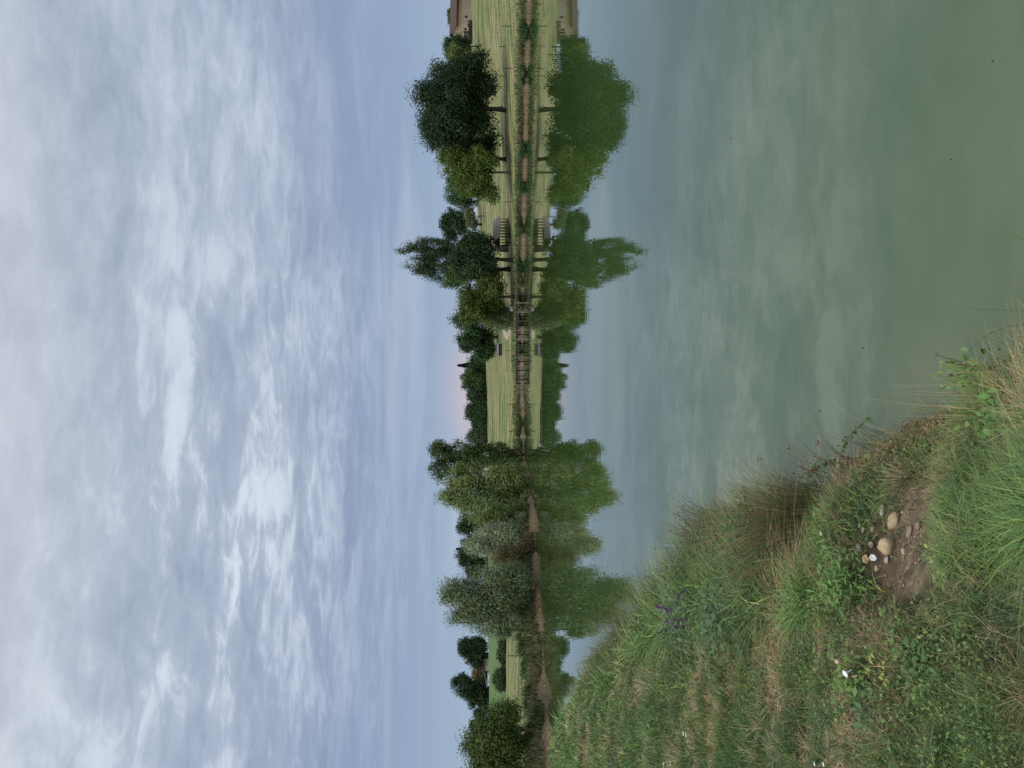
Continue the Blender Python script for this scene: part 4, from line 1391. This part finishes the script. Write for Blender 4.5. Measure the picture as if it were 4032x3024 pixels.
TAN = ((.36, .27, .16), (.50, .40, .25))
GRYS = ((.30, .27, .24), (.42, .39, .34))
ek = .4222
pebble(3100 + ek * 955, 1800 + ek * 835, 58, 60, 'large round tan pebble in the middle of the bare earth', *TAN, 1, .85)
pebble(3100 + ek * 1018, 1800 + ek * 600, 46, 62, 'large smooth elongated tan pebble near the water side of bare earth', *TAN, 2)
pebble(3100 + ek * 905, 1800 + ek * 497, 34, 44, 'flat pale pebble nearest the straw at the water edge', (.42, .37, .28), (.55, .50, .40), 3, .5)
pebble(3100 + ek * 688, 1800 + ek * 862, 36, 40, 'grey pebble at the far side of the bare earth', *GRYS, 4)
pebble(3100 + ek * 800, 1800 + ek * 815, 26, 26, 'small grey pebble between the grey one and the round tan one', *GRYS, 5)
pebble(3100 + ek * 815, 1800 + ek * 676, 20, 22, 'small tan pebble above the round tan one', *TAN, 6)
pebble(3100 + ek * 1505, 1800 + ek * 790, 24, 34, 'upper pale pebble of the pair on the near side of the earth', *TAN, 7)
pebble(3100 + ek * 1545, 1800 + ek * 862, 38, 52, 'lower tan pebble of the pair half sunk in grass', *TAN, 8, .6)
pebble(3100 + ek * 1505, 1800 + ek * 650, 40, 40, 'brownish stone half hidden in grass right of the earth', (.22, .16, .11), (.33, .25, .18), 9, .6)
pebble(3100 + ek * 850, 1800 + ek * 1040, 22, 26, 'small pale pebble at the left rim of bare earth', *TAN, 10, .6)
pebble(3100 + ek * 720, 1800 + ek * 680, 18, 22, 'tiny pale pebble at far right rim of bare earth', *GRYS, 11, .6)
pebble(3100 + ek * 1078, 1800 + ek * 514, 9, 10, 'tiny white pebble beside the elongated tan one', (.7, .68, .62), (.8, .78, .72), 12)


for j_, (ex_, ey_, a_, b_, lb_) in enumerate(((1150, 700, 30, 46, 'dull brown stone half buried in the middle right of the earth'), (690, 640, 16, 20, 'tiny grey stone at the straw edge of the earth'),
                                            (1240, 640, 26, 30, 'brown stone in the dark hollow of the earth'), (940, 960, 22, 30, 'dark grey stone just right of the white shard'),
                                            (760, 760, 18, 22, 'small buff stone left of the grey pebbles'), (1100, 880, 20, 26, 'small brown stone right of the round tan pebble'))):
    pebble(3100 + ek * ex_, 1800 + ek * ey_, a_, b_, lb_, *(((.17, .13, .095), (.28, .22, .165)) if j_ % 2 == 0 else GRYS), 20 + j_, .6)


def shard(X, Y, pts, label, mat, name):
    b = near_hit_fine(X, Y)
    k_ = np.linalg.norm(b - np.array([0, 0, CAMZ])) / F
    o = MB().prism([(px_ * k_, -py_ * k_ * .6, -py_ * k_ * .5 + .02) for px_, py_ in pts], (0, .003, .004)).build(name, mat)
    o.location = b + np.array([0, 0, .02])
    tag(o, label, 'litter')


M_YSH = solid_mat('yellow_shard', (.52, .40, .18), (.66, .54, .28), 20, .6, .1)
M_WSH = solid_mat('white_shard', (.66, .70, .72), (.82, .84, .86), 20, .5, .1)
shard(3100 + ek * 815, 1800 + ek * 950, [(-14, -14), (6, -16), (15, -2), (5, 4), (8, 14), (-8, 8), (-16, 2)], 'broken yellow shard lying on the bare earth', M_YSH, 'shard')
shard(3100 + ek * 876, 1800 + ek * 940, [(-10, -10), (2, -14), (12, -6), (10, 6), (0, 14), (-10, 6)], 'white shell like shard beside the yellow one', M_WSH, 'shard')


# gravel crumbs on the bare earth
def crumbs():
    g = np.random.default_rng(77)
    n_ = 800
    x = -.76 + g.normal(size=n_) * .15
    y = 3.78 + g.normal(size=n_) * .23
    s = g.uniform(.002, .009, n_)
    b = np.stack([x, y, H(x, y) + s * .3], 1)
    oc = np.array([(1, 0, 0), (0, 1, 0), (-1, 0, 0), (0, -1, 0), (0, 0, 1), (0, 0, -1)], float)
    v = b[:, None] + oc[None] * s[:, None, None] * g.uniform(.6, 1.3, (n_, 6, 1))
    tri = np.array([(0, 1, 4), (1, 2, 4), (2, 3, 4), (3, 0, 4)])
    f = (np.arange(n_)[:, None, None] * 6 + tri[None]).reshape(-1, 3)
    c_ = np.array([(.14, .10, .07), (.22, .17, .12), (.09, .065, .045), (.30, .25, .19)])[g.integers(0, 4, n_)]
    o = mesh_obj('earth_crumbs', v.reshape(-1, 3), f, M_GRASS, cols=np.repeat(c_, 6, 0))
    tag(o, 'crumbs of soil and grit on the bare earth patch', 'soil', None, 'stuff')


crumbs()


def mud_lip():
    g = np.random.default_rng(78)
    n_ = 5000
    x = -.26 + g.normal(size=n_) * .13
    y = 4.55 + g.normal(size=n_) * .17 - (x + .26) * 1.0
    s_ = shore_sd(x, y)
    x, y, s_ = x[s_ > -.03], y[s_ > -.03], s_[s_ > -.03]
    n_ = len(x)
    b = np.stack([x, y, np.maximum(H(x, y), 0) + g.uniform(0, .05, n_)], 1)
    ax = unit(g.normal(size=(n_, 3)))
    nr_ = unit(np.cross(ax, g.normal(size=(n_, 3))))
    v, f = leaf_quads(b, ax, nr_, g.uniform(.015, .05, n_), g.uniform(.004, .012, n_))
    c_ = np.array([(.34, .25, .14), (.45, .36, .21), (.22, .16, .09), (.38, .26, .15), (.22, .23, .10)])[g.integers(0, 5, n_)] * g.uniform(.7, 1.2, n_)[:, None]
    o = mesh_obj('dry_moss', v, f, M_GRASS, cols=np.repeat(c_, 4, 0))
    tag(o, 'brown dry moss and straw matted over the low muddy point', 'moss', None, 'stuff')


mud_lip()


# ------------------------------------------------------------------ flowering plants
def plant(X, Y, name, label, cat, hpx, wpx, n_, col, leaf, seed, group=None):
    b = near_hit_fine(X, Y)
    k_ = np.linalg.norm(b - np.array([0, 0, CAMZ])) / F
    g = np.random.default_rng(seed)
    o = empty(name, b, label, cat, group)
    hgt, wd_ = hpx * k_, wpx * k_
    pos = b + np.stack([g.normal(size=n_) * wd_ * .3, g.normal(size=n_) * wd_ * .3, g.uniform(.08, 1, n_) * hgt], 1)
    nr_ = unit(np.stack([g.normal(size=n_) * .6, g.normal(size=n_) * .6 - .3, np.ones(n_)], 1))
    ax = unit(np.cross(nr_, unit(g.normal(size=(n_, 3)))))
    sc = g.uniform(.7, 1.3, n_)
    v, f = leaf_quads(pos, ax, nr_, leaf[0] * sc, leaf[1] * sc)
    c_ = 1.3 * np.array(col)[None] * g.uniform(.75, 1.3, n_)[:, None]
    mesh_obj('leaves', v, f, M_GRASS, o, cols=np.repeat(c_, 4, 0))
    mb = MB()
    for j in range(5):
        e = g.normal(size=2) * wd_ * .3
        mb.tube([(0, 0, 0), (e[0] * .5, e[1] * .5, hgt * .5), (e[0], e[1], hgt * .95)], .003, 5)
    mb.build('stems', M_STEM, o)
    return o, b, k_, g


M_STEM = solid_mat('green_stem', (.09, .13, .04), (.14, .18, .06), 9, .6, 0)
M_PURP = leaf_mat('purple_petals', .5, .3)
M_PETAL = solid_mat('white_petal', (.78, .80, .82), (.86, .87, .88), 9, .5, 0)
o, b, k_, g = plant(2760, 2410, 'loosestrife', 'purple flowering loosestrife on the bank edge', 'flower', 150, 190, 420, (.075, .11, .06), (.05, .022), 5)
for fx, fy, ln in ((2696, 2330, 34), (2610, 2395, 40), (2705, 2400, 34), (2690, 2440, 44), (2685, 2466, 48), (2640, 2450, 30)):
    cpt = at(fx, fy, b[1])
    n_ = 60
    t = g.uniform(0, 1, n_)
    L_ = ln * k_
    ax0 = unit(np.array([g.normal() * .25, g.normal() * .2, 1.0]))
    pos = cpt + ax0 * ((t - .5) * L_ * 1.6)[:, None] + g.normal(size=(n_, 3)) * .010 * (1.1 - t)[:, None]
    ax = unit(g.normal(size=(n_, 3)))
    nr_ = unit(np.cross(ax, g.normal(size=(n_, 3))))
    v, f = leaf_quads(pos, ax, nr_, np.full(n_, .022), np.full(n_, .014))
    c_ = np.array((.30, .09, .36)) * g.uniform(.7, 1.3, n_)[:, None]
    mesh_obj('flower_spike', v, f, M_PURP, o, cols=np.repeat(c_, 4, 0))

vk = .4214
o, b, k_, g = plant(3100 + vk * 760, 2400 + vk * 640, 'bindweed', 'weed bearing one white trumpet flower in the lawn', 'flower', 120, 120, 130, (.085, .14, .035), (.045, .02), 8)
ft = at(3100 + vk * 565, 2400 + vk * 585, b[1] - .05) - b
mb = MB()
prof = [(.004, 0), (.006, .02), (.012, .038), (.024, .050), (.027, .052)]
axd = Vector((-.35, -.3, .9)).normalized()
A_ = axd.orthogonal().normalized()
B_ = axd.cross(A_)
for r_, h_ in prof:
    for q in range(12):
        a_ = 2 * math.pi * q / 12
        rr = r_ * (1 + (.12 * math.cos(5 * a_) if r_ > .02 else 0))
        mb.v.append(tuple(Vector(ft) + axd * (h_ - .03) * .8 + (A_ * math.cos(a_) + B_ * math.sin(a_)) * rr * .62))
for i in range(len(prof) - 1):
    for q in range(12):
        mb.f.append([i * 12 + q, i * 12 + (q + 1) % 12, (i + 1) * 12 + (q + 1) % 12, (i + 1) * 12 + q])
mb.build('flower', M_PETAL, o, smooth=True)
M_BUD = solid_mat('pink_bud', (.50, .36, .30), (.62, .48, .42), 9, .6, 0)
bp = at(3100 + vk * 472, 2400 + vk * 486, b[1] - .05) - b
MB().tube([Vector(bp) + Vector((0, 0, -.012)), Vector(bp) + Vector((0, 0, -.004)), Vector(bp) + Vector((0, 0, .008)), Vector(bp) + Vector((0, 0, .014))], [.004, .010, .011, .003], 9).build('bud', M_BUD, o, smooth=True)
bp = at(3100 + vk * 645, 2400 + vk * 610, b[1] - .05) - b
MB().tube([Vector(bp) + Vector((0, 0, -.02)), Vector(bp) + Vector((-.01, 0, .02))], [.003, .006], 7).build('bud', M_BUD, o, smooth=True)

plant(3100 + vk * 930, 2400 + vk * 620, 'yellowing_weed', 'pale yellow leaved weed just below the white trumpet flower', 'weed', 60, 130, 70, (.24, .27, .08), (.026, .014), 21)
plant(3750, 2250, 'yellowing_weed', 'pale yellow leaved weed below the bare earth', 'weed', 45, 150, 44, (.19, .24, .075), (.026, .014), 22)
plant(3420, 2770, 'broadleaf_weed', 'dark broad leaved dock in the lawn left of the yellowing weed', 'weed', 50, 170, 60, (.065, .13, .05), (.045, .026), 23)
plant(3390, 2300, 'leafy_plant', 'bright green feathery plant beside the bare earth', 'plant', 130, 210, 420, (.085, .16, .04), (.045, .014), 24)
plant(2990, 2120, 'leafy_plant', 'dark leaved bramble mound at foot of large rush tussock', 'plant', 110, 170, 260, (.06, .12, .045), (.05, .034), 25)
plant(2880, 2440, 'leafy_plant', 'dull green leafy mound left of the bramble mound', 'plant', 110, 240, 420, (.055, .10, .045), (.05, .028), 26)
plant(3640, 2620, 'leafy_plant', 'bright clover patch under the white trumpet flower', 'plant', 50, 160, 160, (.075, .14, .045), (.03, .022), 27)
plant(3880, 1450, 'leafy_plant', 'fresh light green sprig at the bank edge over the water', 'plant', 150, 90, 60, (.12, .21, .05), (.032, .02), 28)
plant(3860, 1500, 'leafy_plant', 'light green leafy sprig in the tussock at lower right', 'plant', 70, 120, 60, (.11, .21, .05), (.05, .03), 29)
plant(3950, 1700, 'leafy_plant', 'green leafy weed at the bottom right edge', 'plant', 80, 180, 90, (.09, .18, .05), (.05, .026), 30)


# bramble shoots arching over the water
def bramble(pix, D, label, seed):
    g = np.random.default_rng(seed)
    P = np.array([at(X, Y, D) for X, Y in pix])
    b = np.array([P[0, 0], P[0, 1], float(max(H(P[0, 0], P[0, 1])[0], 0))])
    o = empty('bramble_shoot', b, label, 'bramble', 'bramble shoots over the water')
    MB().tube([tuple(p_ - b) for p_ in np.vstack([b[None] - np.array([0, 0, .02]), P])], [.0045] + [.004] * (len(P) - 1) + [.0015], 6).build('stem', M_BARKR, o)
    t = np.linspace(0.15, 1, 34)
    idx = t * (len(P) - 1)
    i0 = np.minimum(idx.astype(int), len(P) - 2)
    fr = (idx - i0)[:, None]
    c0_ = P[i0] * (1 - fr) + P[i0 + 1] * fr + g.normal(size=(34, 3)) * .018
    nr_ = unit(g.normal(size=(34, 3)) * .5 + np.array([0, -.5, .8]))
    ax = unit(np.cross(nr_, g.normal(size=(34, 3))))
    v, f = leaf_quads(c0_, ax, nr_, g.uniform(.025, .05, 34), g.uniform(.018, .034, 34))
    c_ = np.array((.085, .14, .055)) * g.uniform(.7, 1.4, 34)[:, None]
    mesh_obj('leaves', v, f, M_GRASS, o, cols=np.repeat(c_, 4, 0))


s1 = .5425
bramble([(3100 + s1 * 395, 1000 + s1 * 1640), (3100 + s1 * 375, 1000 + s1 * 1560), (3100 + s1 * 380, 1000 + s1 * 1450), (3100 + s1 * 430, 1000 + s1 * 1350), (3100 + s1 * 500, 1000 + s1 * 1270), (3100 + s1 * 600, 1000 + s1 * 1200)], 5.0,
        'bramble shoot rising highest over the water by the rush tussock', 1)
bramble([(3100 + s1 * 180, 1000 + s1 * 1655), (3100 + s1 * 170, 1000 + s1 * 1600), (3100 + s1 * 220, 1000 + s1 * 1540), (3100 + s1 * 270, 1000 + s1 * 1520), (3100 + s1 * 330, 1000 + s1 * 1500)], 5.2,
        'lower bramble shoot curling over the rush tussock tip', 2)
bramble([(3100 + s1 * 530, 1000 + s1 * 1650), (3100 + s1 * 510, 1000 + s1 * 1600), (3100 + s1 * 500, 1000 + s1 * 1570)], 4.9, 'shortest bramble sprig at the water edge', 3)


# daisies
def daisy(X, Y, i, lab):
    D = np.arange(1.2, 30, .01)
    a, b2_ = at(X, Y, 1.0), at(X, Y, 2.0)
    P = a[None] + (b2_ - a)[None] * (D - 1)[:, None]
    s = shore_sd(P[:, 0], P[:, 1])
    z = H(P[:, 0], P[:, 1], s)
    hh = .08 if P[-1, 1] > 0 and s[np.where(P[:, 2] <= np.maximum(z, 0))[0][0]] > .1 else .3
    i = np.where((P[:, 2] <= z + hh) & (s > .05))[0][0]
    b = np.array([P[i, 0], P[i, 1], z[i]])
    up = hh - .08
    o = empty('daisy', b, lab, 'flower', 'small white flowers in the grass')
    sz = .013 * max(1, b[1] / 4)
    mb = MB()
    for q in range(9):
        a_ = 2 * math.pi * q / 9
        c_, s_ = math.cos(a_), math.sin(a_)
        mb.poly([(0, 0, up + .075), (c_ * sz * .6 - s_ * sz * .22, s_ * sz * .6 + c_ * sz * .22, up + .08), (c_ * sz, s_ * sz, up + .078), (c_ * sz * .6 + s_ * sz * .22, s_ * sz * .6 - c_ * sz * .22, up + .08)])
    mb.build('petals', M_PETAL, o)
    MB().tube([(0, 0, -.01), (.003, 0, .04), (0, 0, up + .074)], .0016, 5).build('stem', M_STEM, o)
    MB().tube([(0, 0, up + .076), (0, 0, up + .084)], [sz * .28, sz * .2], 8).build('flower_centre', M_YSH, o)


DZ = [(3207, 3008, 'white flower at the very bottom left edge, right one of the pair'), (3242, 3010, 'white flower at bottom left edge, lower one of the pair'), (2690, 2888, 'white flower upper left in the near lawn'),
      (2700, 2893, 'white flower just below another in near lawn'), (2612, 3012, 'white flower near the left edge of the lawn'), (2640, 3005, 'white flower second from left lawn edge'),
      (2513, 2448, 'white flower on the far grassy rise by the rushes'), (2398, 2685, 'white flower in the far bank grass, upper one'), (2413, 2727, 'white flower in the far bank grass, lower one'),
      (2360, 2745, 'white flower highest up in far bank grass'), (2355, 2815, 'white flower leftmost in far bank grass'), (3232, 2110 - 10, 'pale white blossom in the bramble mound'),
      (3205, 2025, 'pale white blossom beside the rush tussock base')]
for i, (X, Y, lab) in enumerate(DZ):
    daisy(X, Y, i, lab)


# ------------------------------------------------------------------ stuff on the far banks
def far_tufts():
    g = np.random.default_rng(5)
    n_ = 110000
    x = g.uniform(-34, 62, n_)
    y = g.uniform(40, 135, n_)
    s = shore_sd(x, y)
    u_ = x / y
    ok = (s > np.where(x < -8, .85 * np.clip(vn(x * .45, y * .45, 63) * 1.8 - .5, .02, 1), .05)) & (np.abs(u_) < .56) & (g.uniform(0, 1, n_) < np.where(s < 4.5, 1.0, .22) * np.where((x < -8) & (s < 7), 1.0, .75))
    x, y, s = x[ok], y[ok], s[ok]
    k_ = len(x)
    hz = np.where(s < 4, g.uniform(.2, .6, k_) * np.where(x < -8, 1.3, 1), g.uniform(.06, .2, k_)) * (.5 + vn(x * .4, y * .4, 8))
    b = np.stack([x, y, H(x, y, s) - .03], 1)
    dry = vn(x * .25, y * .5, 14) + g.normal(size=k_) * .22
    lft = (x < -8)
    brush = np.array([(.085, .075, .040), (.11, .095, .045), (.075, .10, .035), (.10, .13, .04), (.06, .085, .03)])
    c_ = np.where((dry > np.where(lft, .72, .66))[:, None], STRAW[g.integers(0, 5, k_)] * .75, GREENS[g.integers(0, 5, k_)] * .62)
    c_ = np.where(((s < np.where(lft, 2.0, 1.2)) & (g.uniform(0, 1, k_) < .7))[:, None], brush[g.integers(0, 5, k_)], c_)
    c_ = c_ * g.uniform(.7, 1.25, k_)[:, None]
    v, f, cc = blades(b, hz, y * .0011 * g.uniform(.8, 1.6, k_), g.uniform(.2, 1.0, k_), c_, None, 9, None, 2)
    o = mesh_obj('shore_grass', v, f, M_GRASS, cols=cc)
    tag(o, 'tufted grass and dry herbs along the far and left shores', 'grass', None, 'stuff')
    n3_ = 90000
    i = g.integers(0, len(SHORE), n3_)
    seg = np.linalg.norm(np.roll(SHORE, -1, 0) - SHORE, axis=1)
    i = g.choice(len(SHORE), n3_, p=seg / seg.sum())
    t = g.uniform(0, 1, n3_)[:, None]
    base_ = SHORE[i] * (1 - t) + np.roll(SHORE, -1, 0)[i] * t
    ang_ = g.uniform(0, 2 * math.pi, n3_)
    rad_ = np.abs(g.normal(size=n3_)) * np.where(base_[:, 0] < -8, 2.2, .9)
    x = base_[:, 0] + np.cos(ang_) * rad_
    y = base_[:, 1] + np.sin(ang_) * rad_
    s = shore_sd(x, y)
    ok = (s > np.where(x < -8, .85 * np.clip(vn(x * .45, y * .45, 63) * 1.8 - .5, .02, 1), .45)) & (y > 40) & (y < 125) & (np.abs(x / y) < .56)
    x, y, s = x[ok], y[ok], s[ok]
    k_ = len(x)
    patch = vn(x * .22, y * .22, 61)
    lft = x < -8
    hz = g.uniform(.25, .8, k_) * np.where(lft, (.35 + patch * 1.1) * 1.15, np.clip(patch * 1.9 - .45, .12, 1.0))
    pal = np.array([(.055, .105, .032), (.075, .125, .035), (.10, .095, .045), (.13, .105, .055), (.05, .085, .028), (.12, .15, .05)])
    kind_ = (vn(x * .35, y * .35, 62) * 4.2 + g.uniform(0, 2.2, k_)).astype(int) % 6
    c_ = pal[kind_] * g.uniform(.65, 1.25, k_)[:, None]
    b = np.stack([x, y, H(x, y, s) - .03], 1)
    v, f, cc = blades(b, hz, y * .0013 * g.uniform(.8, 1.6, k_), g.uniform(.2, 1.1, k_), c_, None, 19, None, 2)
    o = mesh_obj('shore_reeds', v, f, M_GRASS, cols=cc)
    tag(o, 'dark reeds and brown herbs fringing the far waterline', 'reeds', None, 'stuff')
    # pale stones and washed-out roots at the waterline
    n2 = 9000
    i = g.integers(0, len(SHORE), n2)
    pt = SHORE[i] + g.normal(size=(n2, 2)) * .5
    t = g.uniform(0, 1, n2)[:, None]
    pt = SHORE[i] * (1 - t) + np.roll(SHORE, -1, 0)[i] * t + g.normal(size=(n2, 2)) * .28
    d = shore_sd(pt[:, 0], pt[:, 1])
    wgt = (vn(pt[:, 0] * .35, pt[:, 1] * .35, 33) > .5) & (d > -.05) & (d < .7) & (pt[:, 1] > 96) & (pt[:, 0] < 14)
    pt, d = pt[wgt], d[wgt]
    n2 = len(pt)
    s = g.uniform(.03, .10, n2)
    b = np.stack([pt[:, 0], pt[:, 1], np.maximum(H(pt[:, 0], pt[:, 1], d), 0)], 1)
    oc = np.array([(1, 0, 0), (0, 1, 0), (-1, 0, 0), (0, -1, 0), (0, 0, 1)], float)
    v = b[:, None] + oc[None] * s[:, None, None] * g.uniform(.6, 1.4, (n2, 5, 1))
    tri = np.array([(0, 1, 4), (1, 2, 4), (2, 3, 4), (3, 0, 4)])
    f = (np.arange(n2)[:, None, None] * 5 + tri[None]).reshape(-1, 3)
    c_ = np.array([(.24, .20, .15), (.32, .28, .22), (.16, .12, .09), (.42, .37, .30)])[g.integers(0, 4, n2)]
    o = mesh_obj('shore_stones', v.reshape(-1, 3), f, M_GRASS, cols=np.repeat(c_, 5, 0))
    tag(o, 'pale stones and rubble along the far waterline', 'stones', None, 'stuff')


far_tufts()


# specks floating on the pond
def floaters():
    g = np.random.default_rng(3)
    me0 = None
    for X, Y in ((3919, 240), (3755, 628), (3405, 1370), (3230, 1618), (2880, 545)):
        dp = CAMZ / ((X - HORX) / F)
        p_ = at(X, Y, dp)
        mb = MB()
        k_ = dp / F
        mb.prism([(-4 * k_, 0, 0), (0, -2.5 * k_, 0), (4 * k_, 0, 0), (1 * k_, 3 * k_, 0)], (0, 0, .003))
        o = mb.build('floating_leaf', M_WOODD)
        o.location = (p_[0], p_[1], .002)
        o.rotation_euler[2] = g.uniform(0, 3)
        tag(o, 'tiny dark leaf speck floating on the open green water', 'leaf', 'specks floating on the pond')


floaters()
